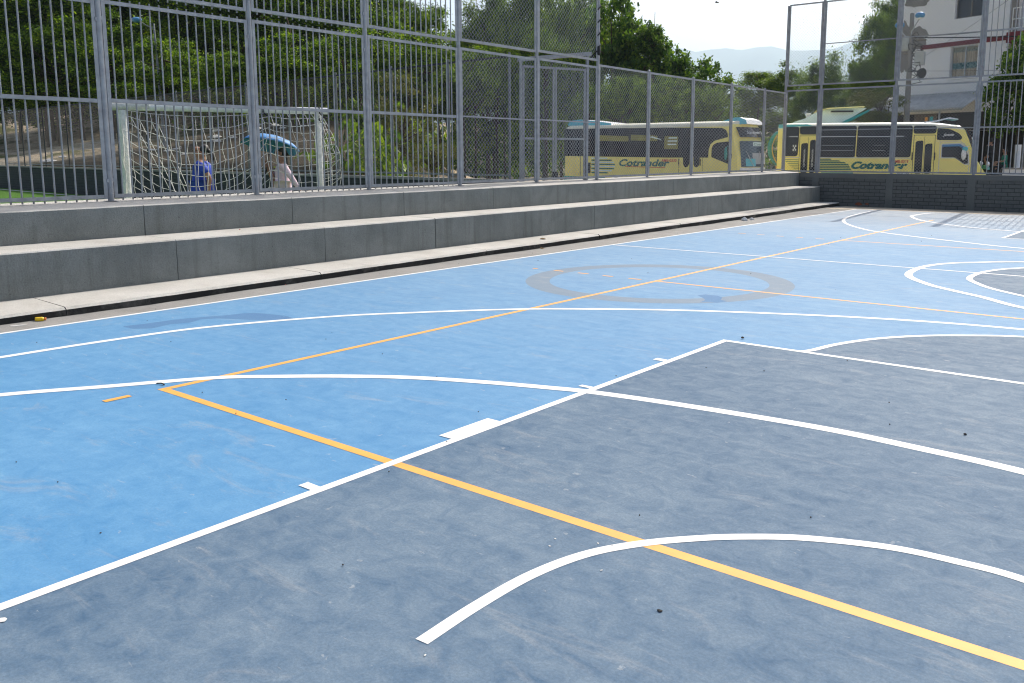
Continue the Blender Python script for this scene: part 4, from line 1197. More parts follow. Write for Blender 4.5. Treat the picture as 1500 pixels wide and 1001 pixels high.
CR_ = {'F': [crown_mesh('feathery_crown', s, 42, 25000, 0.062, 0.023, 'leaf_f', 0.6, 0.29, 0.5) for s in (1, 2, 3)],
       'M': [crown_mesh('mid_crown', s, 75, 26000, 0.062, 0.027, 'leaf_m', 0.4, 0.27, 0.7) for s in (4, 5, 6)],
       'B': [crown_mesh('broad_crown', s, 110, 6000, 0.100, 0.070, 'leaf_b', 0.9, 0.19, 0.8) for s in (7, 8, 9)],
       'S': [crown_mesh('shrub_crown', s, 90, 6500, 0.090, 0.036, 'leaf_s', 0.2, 0.22) for s in (10, 11)]}
TK_ = {'F': trunk_mesh('trunk', 21, 0.5, 2), 'M': trunk_mesh('trunk', 22, 0.5, 1), 'B': trunk_mesh('trunk', 23, 0.55, 1), 'S': trunk_mesh('trunk', 24, 0.3, 3)}
TL = {'F': ('hillside_tree', 'feathery light green tree in the thick growth on the slope behind the turf field', 'trees crowding the slope'),
      'M': ('dark_tree', 'dark fine leaved green tree standing behind the buses', 'dark trees behind the buses'),
      'B': ('broadleaf_tree', 'broad leaved dark green tree against the pale sky behind the nearer bus', 'broad leaved trees behind the nearer bus'),
      'S': ('shrub', 'yellowish olive shrub growing just behind the wire fence of the turf field', 'olive shrubs behind the wire fence')}
trn = random.Random(9)
for q, (kd, x, y, zb, zt, r_) in enumerate(TREES):
    nm, lab, grp = TL[kd]
    if kd == 'S' and y > 40: lab, grp = 'olive brown rounded bush between the further bus and the white house', None
    elif kd == 'B' and x > -5: lab, grp = 'dark leafy tree shading the corner beside the white house', 'shade trees beside the white house'
    elif kd == 'M' and y > 48 and x > -16.4 and zt > 4: lab, grp = 'tall dark tree at the left edge of the white house', 'dark trees beside the white house'
    elif kd == 'M' and x < -24 and y < 60: lab, grp = 'mid green tree above the mesh gate and rear of the nearer bus', 'trees above the mesh gate'
    zg = float(terrain_z(np.array([x]), np.array([y]))[0])
    if zg < -0.7: zg = -0.6
    zc = (zb + zt) / 2; hz_ = (zt - zb) / 2
    t = thing(nm, lab, 'shrub' if kd == 'S' else 'tree', (x, y, zg), trn.uniform(0, 2 * PI), grp)
    cr = link('crown', CR_[kd][q % len(CR_[kd])], t, (0, 0, zc - zg)); cr.scale = (r_, r_ * trn.uniform(0.9, 1.1), hz_ * 1.08)
    tk = link('trunk', TK_[kd], t, (0, 0, zc - zg)); sz = max((zc - zg + 0.3) / 3.0, hz_ * 0.6); tk.scale = (min(r_, 3.2) * 0.8, min(r_, 3.2) * 0.8, sz)
# low undergrowth along the foot of the slope and beyond the lot
def undergrowth(name, pts, n, size, mat, hgt, kind='stuff'):
    g = np.random.default_rng(77 + n)
    vs = []; 
    P = np.array(pts)
    idx = g.integers(0, len(P), n)
    pos = P[idx] + g.normal(size=(n, 2)) * np.array([1.5, 1.2])
    zz = terrain_z(pos[:, 0], pos[:, 1])
    ok = (zz > 0.6) if hgt < 2 else (zz > -0.75); pos = pos[ok]; zz = zz[ok]; n = len(zz)
    z = zz + g.uniform(0, 1, n) ** 1.6 * hgt * (0.5 + vnoise(pos[:, 0], pos[:, 1], 1.7, 4))
    c = np.stack([pos[:, 0], pos[:, 1], z], 1)
    d = g.normal(size=(n, 3)); d[:, 2] = np.abs(d[:, 2]) + 0.4; d /= np.linalg.norm(d, axis=1)[:, None]
    s = np.cross(d, g.normal(size=(n, 3))); s /= np.linalg.norm(s, axis=1)[:, None]
    k = g.uniform(0.5, 1.5, n)[:, None] * size
    v = np.stack([c - d * k * 0.5, c + s * k * 0.2, c + d * k * 0.5, c - s * k * 0.2], 1).reshape(-1, 3)
    me = bpy.data.meshes.new(name)
    me.from_pydata(v.tolist(), [], np.arange(4 * n).reshape(-1, 4).tolist())
    me.materials.append(M[mat])
    o = link(name, me); o['kind'] = kind
    return o
ug = []
for s in np.arange(25, 33, 0.4):
    for dn in (1.4, 2.2, 3.4, 5.0): ug.append(tuple(W0 + WD * s + WN * dn))
undergrowth('undergrowth', ug, 6000, 0.30, 'leaf_m', 0.9)
ug2 = []
for s in np.arange(-8, 26, 0.7):
    for dn in (14, 17, 20, 24, 28): ug2.append(tuple(W0 + WD * s + WN * dn))
undergrowth('undergrowth', ug2, 20000, 0.45, 'leaf_f', 1.8)
ug3 = []
for d_ in (72, 78, 84):
    for l_ in np.arange(-10, 8, 0.8):
        ug3.append((5.07 + f.x * d_ + rt.x * l_ * d_ / 30, -2.65 + f.y * d_ + rt.y * l_ * d_ / 30))
undergrowth('undergrowth', ug3, 16000, 0.5, 'leaf_m', 2.2)

# litter and stones on the dry slope
lit = random.Random(31)
proto = None
def scrap(name, mat, label, cat, group, s, seed):
    rn = random.Random(seed); mb = MB(); n = 7
    top = []; 
    for k in range(n):
        a = 2 * PI * k / n; r_ = s * rn.uniform(0.55, 1.1)
        top.append((r_ * math.cos(a), r_ * 0.6 * math.sin(a), s * rn.uniform(0.02, 0.16)))
    c = (0, 0, s * 0.32)
    bot = [(x, y, 0.0) for x, y, z in top]
    mb.add(top + bot + [c], [(k, (k + 1) % n, 2 * n) for k in range(n)] + [(k + n, (k + 1) % n + n, (k + 1) % n, k) for k in range(n)] + [tuple(range(2 * n - 1, n - 1, -1))])
    return tag(mb.build(name, mat), label, cat, group)
s0 = scrap('plastic_scrap', 'paper', 'pale scrap of plastic litter lying on the dry slope behind the field', 'litter', 'litter on the slope', 0.34, 1)
sc_ = []
for k in range(34):
    s = lit.uniform(-1.5, 9.5); dn = lit.uniform(1.5, 15)
    p = W0 + WD * s + WN * dn
    z = float(terrain_z(np.array([p[0]]), np.array([p[1]]))[0])
    sz = lit.choice([0.4, 0.5, 0.7, 0.9, 1.5])
    if k == 0: o = s0; o.location = (p[0], p[1], z - 0.01); o.scale = (sz,) * 3
    else: o = dup(s0, (p[0], p[1], z - 0.01), lit.uniform(0, 6), scale=(sz * lit.uniform(0.8, 1.5), sz, sz))

# ------------------------------------------------------------------ buses
def rpoly(pts, r=0.06, n=4):
    """round the corners of a polygon given as (s, z)"""
    out = []; P = [Vector(p) for p in pts]; m = len(P)
    for i in range(m):
        a, b, c = P[i - 1], P[i], P[(i + 1) % m]
        d1 = (a - b); d2 = (c - b); q = min(r, d1.length * 0.45, d2.length * 0.45)
        p1 = b + d1.normalized() * q; p2 = b + d2.normalized() * q
        for k in range(n + 1):
            t = k / n
            out.append((1 - t) ** 2 * p1 + 2 * t * (1 - t) * b + t * t * p2)
    return [(p.x, p.y) for p in out]
def text_mesh(txt, size, shear=0.0, bold=0.0, extr=0.002):
    c = bpy.data.curves.new('txt', 'FONT'); c.body = txt; c.size = size; c.shear = shear; c.offset = bold; c.extrude = extr
    o = bpy.data.objects.new('txt', c); COL.objects.link(o)
    bpy.context.view_layer.update()
    me = bpy.data.meshes.new_from_object(o.evaluated_get(bpy.context.evaluated_depsgraph_get()))
    bpy.data.objects.remove(o, do_unlink=True); bpy.data.curves.remove(c)
    xs = [v.co.x for v in me.vertices]; w = max(xs) - min(xs); x0 = min(xs)
    for v in me.vertices: v.co.x -= x0
    return me, w
class Bus:
    def __init__(s, name, label, A, B, Wd, zr, front, drop=lambda x: 0.0, zbot=0.42):
        A = Vector((*A, -0.5)); B = Vector((*B, -0.5)); d = B - A
        s.L = d.length; s.W = Wd; s.zr = zr
        s.root = thing(name, label, 'bus', A, math.atan2(d.y, d.x))
        s.front = front
        # section: from the bottom of the visible side up and over
        half = [(0.0, zbot), (0.0, 0.95), (0.0, 1.9), (0.0, zr - 0.22), (0.025, zr - 0.13), (0.09, zr - 0.06), (0.22, zr - 0.015), (0.55, zr + 0.015), (Wd / 2, zr + 0.03)]
        sec = half + [(Wd - y, z) for y, z in half[-2::-1]]
        mb = MB(); st = [0, 0.012, 0.04] + [0.08 + 0.88 * k / 22 for k in range(23)] + [1.0]
        vs = []; K = len(sec)
        for t in st:
            for y, z in sec:
                x = t * front(y, z)
                ins = 0.10 * max(0, 1 - t / 0.04) ** 2 if t < 0.04 else 0
                yy = y + (ins if y < Wd / 2 else -ins)
                zz = z - drop(x) * max(0.0, (z - 2.6) / (zr - 2.6)) - (ins if z > 2.9 else 0)
                vs.append((x, yy, zz))
        fs = []; ms = []
        for i in range(len(st) - 1):
            for j in range(K - 1):
                fs.append((i * K + j, (i + 1) * K + j, (i + 1) * K + j + 1, i * K + j + 1))
                ms.append(1 if sec[j][1] > zr - 0.2 or sec[j + 1][1] > zr - 0.2 and sec[j][1] > zr - 0.25 else 0)
        mb.add(vs, fs, 0, True); mb.m = ms
        h = len(half)
        # back and front faces in strips
        for t0, top in ((0.0, False), (1.0, True)):
            n = 12
            for j in range(h - 1):
                g = []
                for (y, z) in (half[j], half[j + 1]):
                    row = []
                    for k in range(n + 1):
                        yy = y + (Wd - 2 * y) * k / n
                        x = t0 * front(yy, z)
                        ins = 0 if top else 0.10
                        y2 = yy + (ins if k == 0 else 0) - (ins if k == n else 0)
                        row.append((x, y2, z - drop(x) * max(0.0, (z - 2.6) / (zr - 2.6)) - (ins if z > 2.9 else 0)))
                    g.append(row)
                mb.add(g[0] + g[1], [(k, k + 1, n + 2 + k, n + 1 + k) for k in range(n)], 1 if half[j][1] > zr - 0.2 else 0, True)
        s.body = mb.build('body', ['bus_yellow', 'bus_cream'], s.root)
    def panel(s, name, pts, mat, out=0.006, r=0.0, parent=None):
        if r: pts = rpoly(pts, r)
        P = [(x, -out, z) for x, z in pts]
        return MB().poly(P, (0, out + 0.012, 0)).build(name, mat, parent or s.root)
    def fpanel(s, name, y0, y1, z0, z1, mat, out=0.008, ny=10, nz=5, trim=None):
        """a patch following the front face"""
        mb = MB(); vs = []
        for j in range(nz + 1):
            z = z0 + (z1 - z0) * j / nz
            for k in range(ny + 1):
                a, b = (y0, y1) if trim is None else trim((z - z0) / (z1 - z0))
                y = a + (b - a) * k / ny
                vs.append((s.front(y, z) + out, y, z))
        fs = [(j * (ny + 1) + k, j * (ny + 1) + k + 1, (j + 1) * (ny + 1) + k + 1, (j + 1) * (ny + 1) + k) for j in range(nz) for k in range(ny)]
        return mb.add(vs, fs, 0, True).build(name, mat, s.root)
    def text(s, name, txt, x, z, width, height, mat, shear=0.0, bold=0.0, out=0.0085, vert=False, fit=True):
        me, w = text_mesh(txt, height * 1.35, shear, bold)
        k = width / w if fit else 1.0
        for v in me.vertices:
            a, b, c = v.co.x * k, v.co.y, v.co.z
            if vert: a, b = -b, a
            v.co = (x + a, -out - c, z + b)
        me.materials.append(M[mat]); me.name = name
        return link(name, me, s.root)
    def ftext(s, name, txt, y0, z, width, height, mat, shear=0.0, out=0.016):
        me, w = text_mesh(txt, height * 1.35, shear, 0.0, 0.001)
        k = width / w
        for v in me.vertices:
            y = y0 + v.co.x * k; zz = z + v.co.y
            v.co = (s.front(y, zz) + out + v.co.z, y, zz)
        me.materials.append(M[mat]); me.name = name
        return link(name, me, s.root)
    def wheels(s, xs, r=0.46):
        for x in xs:
            arch = [(x + (r + 0.09) * math.cos(a), r - 0.02 + (r + 0.09) * math.sin(a)) for a in [PI * k / 14 for k in range(15)]]
            s.panel('wheel_arch', [(x + r + .09, 0.41)] + arch + [(x - r - .09, 0.41)], 'black', 0.004)
            lip = MB(); lip.tube([(px_, -0.006, pz) for px_, pz in arch], 0.022, 6); lip.build('arch_trim', 'bus_white', s.root)
            for yy, sg in ((0.12, -1), (s.W - 0.12, 1)):
                wb = MB().lathe((x, yy, r), [(r * 0.62, -0.13), (r * 0.9, -0.14), (r, -0.10), (r, 0.10), (r * 0.9, 0.14), (r * 0.62, 0.13)], 24, axis=(0, 1, 0))
                w_ = wb.build('wheel', 'black', s.root)
                MB().lathe((x, yy, r), [(0.001, 0.04 * sg), (r * 0.3, 0.06 * sg), (r * 0.35, 0.02 * sg), (r * 0.62, 0.12 * sg)], 18, axis=(0, 1, 0)).build('rim', 'chrome', w_)

# --- nearer bus
L1 = 8.23
def front1(y, z):
    rake = 0.0 if z < 1.35 else 0.10 * ((z - 1.35) / 1.0) ** 1.4 if z < 2.35 else 0.10 + 0.42 * ((z - 2.35) / 0.97) ** 1.9
    c = abs(y - 1.15) / 1.15
    return L1 + 0.95 - rake - 0.50 * c ** 2.6
b1 = Bus('yellow_bus', 'yellow coach with cream roof and dark side glass behind the low mesh fence', (-19.09, 29.80), (-10.86, 29.86), 2.3, 3.31, front1)
b1.root['group'] = 'yellow buses parked beyond the court'
b1.panel('side_glass', [(0.02, 1.90), (5.5, 1.835), (6.20, 1.84), (6.21, 1.56), (6.27, 1.45), (6.34, 1.43), (6.42, 1.46), (6.49, 1.56), (6.52, 1.84), (6.69, 1.84), (6.70, 1.55), (6.76, 1.46), (6.83, 1.43), (6.90, 1.46), (6.97, 1.56), (6.98, 1.84), (7.36, 1.84), (7.37, 2.15), (7.45, 2.38), (7.62, 2.52), (8.21, 2.66), (8.20, 2.80), (8.12, 2.95), (7.95, 3.03), (5.5, 3.09), (0.02, 3.13)], 'glass', 0.006)
b1.panel('driver_window', [(7.50, 1.86), (7.51, 2.22), (7.58, 2.36), (7.74, 2.44), (8.24, 2.49), (8.42, 1.95), (8.36, 1.55)], 'glass', 0.006, 0.05)
for a, b in ((1.98, 3.50), (3.62, 4.95)):
    q = b1.panel('upper_window', [(a, 2.57), (b, 2.53), (b, 2.76), (a, 2.82)], 'bus_olive', 0.011)
b1.panel('poster_window', [(5.28, 2.20), (5.95, 2.19), (5.95, 2.72), (5.30, 2.74)], 'bus_olive', 0.011)
for x, z, w in ((5.45, 2.36, 0.42), (5.45, 2.50, 0.46), (5.50, 2.63, 0.40)): b1.panel('poster_stripe', [(x, z), (x + w, z), (x + w, z + 0.055), (x, z + 0.055)], 'bus_mint', 0.0135)
b1.panel('swoosh', [(4.55, 2.70), (5.05, 2.60), (5.16, 2.55), (5.1, 2.62), (4.7, 2.74)], 'bus_mint', 0.0135)
for x in (1.0, 1.90, 3.56, 5.18, 6.06): b1.panel('window_divider', [(x, 1.92), (x + 0.05, 1.92), (x + 0.05, 3.02), (x, 3.02)], 'black', 0.009)
circ = [(1.9 + 0.92 * math.cos(a), 1.48 + 0.37 * math.sin(a)) for a in [-PI / 2 + PI * k / 20 for k in range(21)]]
for k in range(8):
    z0 = 1.13 + k * 0.092
    wd = 0.92 * math.sqrt(max(0.02, 1 - ((z0 + 0.03 - 1.48) / 0.39) ** 2))
    b1.panel('stripe', [(1.55, z0), (1.9 + wd, z0), (1.9 + wd * 0.99, z0 + 0.058), (1.55, z0 + 0.058)], 'bus_mint' if k % 2 else 'bus_green', 0.009)
b1.text('lettering', 'Cotrander', 3.04, 1.47, 2.52, 0.30, 'bus_green', 0.25, 0.012)
b1.text('number_lettering', 'AMB-0330', 5.16, 1.66, 0.74, 0.13, 'bus_red', 0.1, 0.003)
b1.panel('underline', [(3.35, 1.43), (5.35, 1.40), (5.35, 1.425), (3.35, 1.455)], 'bus_red', 0.008)
b1.panel('skirt', [(0.0, 0.50), (2.30, 0.50), (2.30, 0.95), (0.0, 0.985)], 'bus_teal', 0.005)
b1.panel('skirt', [(3.45, 0.50), (5.0, 0.50), (4.3, 0.93), (3.45, 0.95)], 'bus_teal', 0.005)
b1.panel('number_plate', [(5.18, 0.96), (5.80, 0.96), (5.80, 1.05), (5.18, 1.05)], 'bus_white', 0.007)
b1.text('plate_lettering', 'SRO 412', 5.22, 0.975, 0.54, 0.06, 'black', 0, 0.001, 0.0095)
b1.panel('door_seam', [(0.92, 1.02), (0.945, 1.02), (0.945, 1.89), (0.92, 1.89)], 'black', 0.004)
b1.panel('rear_vent', [(1.15, 1.12), (1.5, 1.12), (1.5, 1.6), (1.15, 1.6)], 'black', 0.004)
for x in (6.0, 7.10): b1.panel('door_seam', [(x, 0.95), (x + 0.012, 0.95), (x + 0.012, 1.84), (x, 1.84)], 'black', 0.003)
for x in (6.02, 7.02): MB().tube([(x, -0.03, 1.50), (x, -0.04, 1.6), (x, -0.03, 1.78)], 0.018, 6).build('door_hinge', 'black', b1.root)
b1.wheels((2.92, 7.72), 0.46)
# front
b1.fpanel('windscreen', 0.10, 2.20, 1.47, 2.50, 'glass_blue', 0.010, 14, 8)
b1.fpanel('destination_glass', 0.12, 2.18, 2.66, 3.06, 'glass', 0.010, 14, 5)
b1.fpanel('front_trim', 0.06, 2.24, 1.30, 1.44, 'bus_white', 0.010, 14, 2)
b1.fpanel('front_stripe', 0.3, 2.0, 1.16, 1.28, 'bus_teal', 0.010, 12, 2)
b1.fpanel('dashboard_panel', 0.55, 1.95, 1.58, 2.02, 'insulator', 0.013, 8, 2)
b1.fpanel('dashboard_panel', 0.25, 0.7, 1.50, 1.80, 'bus_aqua', 0.015, 5, 2)
b1.fpanel('sun_strip', 0.62, 2.05, 2.30, 2.46, 'bus_mint', 0.014, 8, 2)
b1.ftext('windscreen_lettering', 'Cotrander', 0.66, 2.33, 1.34, 0.10, 'bus_green', 0.2, 0.018)
b1.ftext('header_lettering', 'Santander Tours', 0.42, 2.80, 1.55, 0.12, 'bus_white', 0.2, 0.016)
for y in (0.6, 1.3):
    wpb = MB().tube([(front1(y, 1.45) + 0.03, y, 1.45), (front1(y - 0.2, 1.8) + 0.03, y - 0.2, 1.8), (front1(y - 0.32, 2.1) + 0.03, y - 0.32, 2.1)], 0.012, 6)
    wpb.build('wiper', 'chrome', b1.root)
for y in (0.28, 2.02):
    MB().sphere((front1(y, 1.0) - 0.02, y, 1.0), 0.05, 0.14, 0.13).build('headlight', 'chrome', b1.root)
mm = MB().sphere((8.22, -0.17, 2.0), 0.07, 0.05, 0.27, 12, 10); mm.tube([(8.35, 0.0, 2.3), (8.27, -0.12, 2.3), (8.22, -0.17, 2.2)], 0.02, 6)
mm.build('mirror', 'bus_teal', b1.root)
def fairing(bus, name, prof, y0, y1, mats, h=0.0):
    """a shaped roof fairing: profile (s, z, material of the side) extruded across, narrowed towards the top"""
    n = len(prof); top = max(p[1] for p in prof); base = min(p[1] for p in prof)
    P = []; Q = []
    for s_, z in prof:
        k = (z - base) / max(0.01, top - base) * 0.22
        P.append((s_, y0 + k, z)); Q.append((s_, y1 - k, z))
    mb = MB(); mb.add(P + Q, [tuple(range(n))[::-1], tuple(range(n, 2 * n))], 1)
    mb.add(P + Q, [(i, (i + 1) % n, (i + 1) % n + n, i + n) for i in range(n)], 0)
    return mb.build(name, mats, bus.root)
fairing(b1, 'roof_fairing', [(0.12, 3.28), (0.10, 3.42), (0.30, 3.53), (0.70, 3.55), (1.5, 3.46), (2.45, 3.345), (2.5, 3.26)], 0.12, 2.18, ['bus_white', 'bus_aqua'])
fairing(b1, 'roof_fairing', [(7.55, 3.22), (7.75, 3.32), (8.15, 3.45), (8.45, 3.46), (8.75, 3.36), (8.88, 3.18), (8.3, 3.16)], 0.30, 2.0, ['bus_white', 'bus_aqua'])
for k in range(3):
    MB().box(8.45 + 0.10 * k, 8.52 + 0.10 * k, 0.7, 1.6, 3.42 - 0.045 * k, 3.445 - 0.045 * k).build('roof_light_strip', 'chrome', b1.root)

# --- further bus
L2 = 7.76
def front2(y, z):
    c = abs(y - 1.15) / 1.15
    pts = ((0.3, 8.60), (1.30, 8.62), (1.60, 8.56), (1.72, 8.30), (1.80, 7.98), (2.30, 7.90), (2.70, 7.78), (3.0, 7.62), (3.20, 7.45), (3.40, 7.20))
    for (za, xa), (zb, xb) in zip(pts[:-1], pts[1:]):
        if z <= zb:
            t = max(0, (z - za) / (zb - za)); x = xa + (xb - xa) * t; break
    else: x = pts[-1][1]
    return x - (0.26 if z < 1.75 else 0.07) * c ** 2.4 + 0.07
b2 = Bus('yellow_bus', 'yellow bus with large rounded windows and green script lettering behind the block wall', (-10.73, 34.47), (-3.41, 37.03), 2.3, 3.33, front2, lambda x: 0.0 if x < 5.6 else 0.20 * ((x - 5.6) / 2.0) ** 2)
b2.root['group'] = 'yellow buses parked beyond the court'
wins = [('window', [(0.29, 1.91), (0.86, 1.91), (0.90, 3.15), (0.31, 3.16)], .10), ('upper_window', [(0.96, 2.855), (1.66, 2.85), (1.66, 3.17), (0.95, 3.17)], .09),
        ('window', [(1.76, 1.87), (3.25, 1.87), (3.27, 3.175), (1.76, 3.18)], .09), ('window', [(3.33, 1.87), (4.66, 1.87), (4.68, 3.17), (3.35, 3.175)], .09),
        ('window', [(4.80, 1.87), (5.47, 1.87), (5.51, 3.16), (4.82, 3.17)], .11), ('upper_window', [(5.57, 2.86), (6.41, 2.86), (6.44, 3.14), (5.57, 3.16)], .10)]
for nm, pts, r_ in wins:
    b2.panel(nm + '_rubber', [(x + (0.02 if x > sum(p[0] for p in pts) / 4 else -0.02), z + (0.02 if z > sum(p[1] for p in pts) / 4 else -0.02)) for x, z in pts], 'black', 0.004, r_ * 1.1)
    w_ = b2.panel(nm, pts, 'glass', 0.008, r_)
for a, b, z in ((1.79, 3.24, 2.72), (3.36, 4.65, 2.71), (4.84, 5.2, 2.72), (0.48, 0.86, 2.73)): b2.panel('window_rail', [(a, z), (b, z), (b, z + 0.035), (a, z + 0.035)], 'chrome', 0.012)
for a, b, z in ((1.79, 3.2, 2.36), (1.79, 3.2, 2.14), (4.0, 4.45, 2.36), (3.95, 4.45, 2.14)): b2.panel('window_bar', [(a, z), (b, z), (b, z + 0.012), (a, z + 0.012)], 'chrome', 0.0115)
b2.panel('quarter_window', [(6.47, 2.57), (7.36, 2.56), (7.46, 2.66), (7.30, 2.85), (6.95, 3.02), (6.47, 3.06)], 'glass', 0.008, 0.08)
b2.text('window_lettering', 'Jossie', 6.70, 2.74, 0.42, 0.12, 'bus_white', 0.3, 0.002, 0.0105)
for (x0, x1, gs) in ((0.96, 1.66, ((1.02, 1.30, 2.48), (1.39, 1.62, 2.62))), (5.60, 6.40, ((5.66, 5.96, 2.56), (6.03, 6.32, 2.44)))):
    d_ = b2.panel('door', [(x0, 0.55), (x1, 0.55), (x1, 2.77), (x0, 2.77)], 'bus_yellow', 0.014, 0.03)
    b2.panel('door_gap', [(x0 - 0.02, 0.53), (x1 + 0.02, 0.53), (x1 + 0.02, 2.79), (x0 - 0.02, 2.79)], 'black', 0.003, parent=d_)
    for a, b, zt in gs: b2.panel('door_glass', [(a, 1.16), (b, 1.16), (b, zt), (a, zt - 0.04)], 'glass', 0.018, 0.09, d_)
    b2.panel('door_split', [((x0 + x1) / 2 - 0.006, 0.6), ((x0 + x1) / 2 + 0.006, 0.6), ((x0 + x1) / 2 + 0.006, 2.72), ((x0 + x1) / 2 - 0.006, 2.72)], 'black', 0.0165, parent=d_)
for x in (5.55, 6.43):
    MB().tube([(x, -0.03, 1.74), (x, -0.07, 1.80), (x, -0.07, 2.0), (x, -0.03, 2.05)], 0.02, 6).build('door_handle', 'black', b2.root)
for k, (x, tx) in enumerate(((1.20, 'COTRANDER'), (1.54, 'COTRANDER'))): b2.text('door_lettering', tx, x, 1.42, 0.78, 0.07, 'bus_white', 0, 0.001, 0.0205, True)
for i in range(3):
    for j in range(3):
        if (i + j) % 2 == 0: b2.panel('checker', [(0.66 + 0.05 * i, 2.12 + 0.09 * j), (0.71 + 0.05 * i, 2.12 + 0.09 * j), (0.71 + 0.05 * i, 2.21 + 0.09 * j), (0.66 + 0.05 * i, 2.21 + 0.09 * j)], 'bus_white', 0.0095)
drv = [(6.70, 1.85), (6.70, 2.37), (7.38, 2.39), (7.56, 2.26), (7.70, 1.95), (7.72, 1.60), (7.60, 1.57), (7.46, 1.66), (7.20, 1.85)]
b2.panel('driver_door', [(6.60, 0.6), (7.76, 0.6), (7.78, 1.6), (7.72, 2.1), (7.55, 2.42), (7.40, 2.50), (6.60, 2.50)], 'chrome', 0.004)
b2.panel('driver_door', [(6.625, 0.62), (7.74, 0.62), (7.755, 1.6), (7.70, 2.08), (7.53, 2.40), (7.39, 2.475), (6.625, 2.475)], 'bus_yellow', 0.007)
b2.panel('driver_window_frame', [(x + (0.035 if x > 7.1 else -0.035), z + (0.05 if z > 2 else -0.04)) for x, z in drv], 'chrome', 0.011, 0.03)
b2.panel('driver_window', drv, 'glass', 0.014, 0.03)
b2.panel('window_visor', [(6.71, 2.29), (7.36, 2.31), (7.55, 2.18), (7.58, 2.25), (7.38, 2.40), (6.71, 2.38)], 'lamp_blue', 0.018)
b2.panel('belt_rail', [(0.25, 1.825), (5.5, 1.80), (5.5, 1.835), (0.25, 1.86)], 'chrome', 0.005)
b2.panel('belt_rail', [(6.45, 2.515), (7.42, 2.515), (7.42, 2.54), (6.45, 2.54)], 'bus_cream', 0.009)
b2.text('lettering', 'Cotrander', 3.14, 1.37, 2.26, 0.30, 'bus_green', 0.35, 0.022)
b2.text('number_lettering', 'AMB-0369', 4.80, 1.615, 0.62, 0.13, 'bus_red', 0.0, 0.004)
b2.panel('number_plate', [(4.97, 1.09), (5.50, 1.09), (5.50, 1.20), (4.97, 1.20)], 'bus_white', 0.007)
b2.text('plate_lettering', 'XVC 188', 5.0, 1.105, 0.47, 0.075, 'black', 0, 0.001, 0.0095)
for k in range(7):
    z0 = 1.29 + k * 0.075
    xe = 3.18 - (z0 - 1.27) * 0.55 - 1.1 * max(0, (z0 - 1.5) / 0.25) ** 2 * 0.6
    b2.panel('stripe', [(1.72, z0), (xe, z0), (xe - 0.05, z0 + 0.05), (1.72, z0 + 0.05)], 'bus_green', 0.007)
for k in range(6):
    z0 = 1.33 + k * 0.08
    b2.panel('stripe', [(0.74 - k * 0.09, z0), (0.93, z0), (0.93, z0 + 0.022), (0.74 - k * 0.09, z0 + 0.022)], 'bus_green', 0.006)
b2.panel('skirt', [(1.85, 0.5), (3.15, 0.5), (3.23, 1.19), (1.9, 1.19)], 'bus_teal', 0.004)
b2.panel('roof_band', [(0.02, 3.12), (0.9, 3.20), (1.45, 3.205), (1.25, 3.28), (0.02, 3.28)], 'bus_aqua', 0.0015)
b2.wheels((1.5, 7.25), 0.45)
b2.fpanel('windscreen', 0.10, 2.20, 1.92, 3.0, 'glass', 0.010, 12, 8)
b2.fpanel('grille', 0.45, 1.85, 0.95, 1.25, 'black', 0.010, 8, 3)
b2.fpanel('nose_stripe', 0.02, 2.28, 1.34, 1.52, 'bus_teal', 0.008, 12, 3)
for y in (0.25, 2.05):
    MB().lathe((front2(y, 1.45) - 0.06, y, 1.56), [(0.001, 0.12), (0.08, 0.11), (0.12, 0.06), (0.13, 0.0)], 14, axis=(1, 0, 0)).build('headlight', 'chrome', b2.root)
MB().lathe((front2(0.3, 2.55) + 0.02, 0.36, 2.55), [(0.001, 0.0), (0.13, 0.0), (0.13, 0.006), (0.001, 0.006)], 18, axis=(1, -0.35, 0.1)).build('emblem', 'bus_mint', b2.root)
mb = MB(); mb.sphere((7.52, -0.16, 1.98), 0.10, 0.06, 0.24, 12, 10, 0); mb.sphere((7.56, -0.16, 2.20), 0.11, 0.065, 0.09, 12, 8, 1); mb.tube([(7.7, 0.0, 2.3), (7.62, -0.14, 2.3)], 0.02, 6)
mb.build('mirror', ['bus_white', 'bus_aqua'], b2.root)
fairing(b2, 'roof_hatch', [(5.60, 3.30), (6.45, 3.40), (6.95, 3.53), (7.28, 3.46), (7.30, 3.42), (6.9, 3.46), (6.4, 3.33), (5.65, 3.24)], 0.25, 2.0, ['bus_aqua', 'bus_white'])
MB().box(6.2, 6.32, 0.5, 0.62, 3.32, 3.56).build('roof_bracket', 'bus_teal', b2.root)
MB().box(6.0, 6.1, 0.4, 0.5, 3.3, 3.54).build('roof_bracket', 'bus_orange', b2.root)

# --- coach parked behind the further bus, nose to the left
def front3(y, z):
    c = abs(y - 1.2) / 1.2
    rake = 0 if z < 1.6 else 0.55 * ((z - 1.6) / 2.2) ** 1.7
    return 6.7 - rake - 0.3 * c ** 2.5
d2 = (Vector((-3.41, 37.03)) - Vector((-10.73, 34.47))).normalized(); n2 = Vector((-d2.y, d2.x))
A3 = Vector((-10.73, 34.47)) + d2 * 6.3 + n2 * 5.8; B3 = Vector((-10.73, 34.47)) - d2 * 0.05 + n2 * 5.4
b3 = Bus('white_coach', 'mostly hidden white and mint coach with sloping roof fairing parked behind the yellow bus', (A3.x, A3.y), (B3.x, B3.y), 2.4, 3.35, front3)
b3.body.data.materials[0] = M['bus_yellow']; b3.body.data.materials[1] = M['bus_cream']
yv = 2.4
for nm, pts, mt in (('side_glass', [(0.1, 2.0), (6.0, 2.0), (5.8, 3.1), (0.1, 3.1)], 'glass'),):
    MB().poly([(x, yv + 0.006, z) for x, z in pts], (0, -0.02, 0)).build(nm, mt, b3.root)
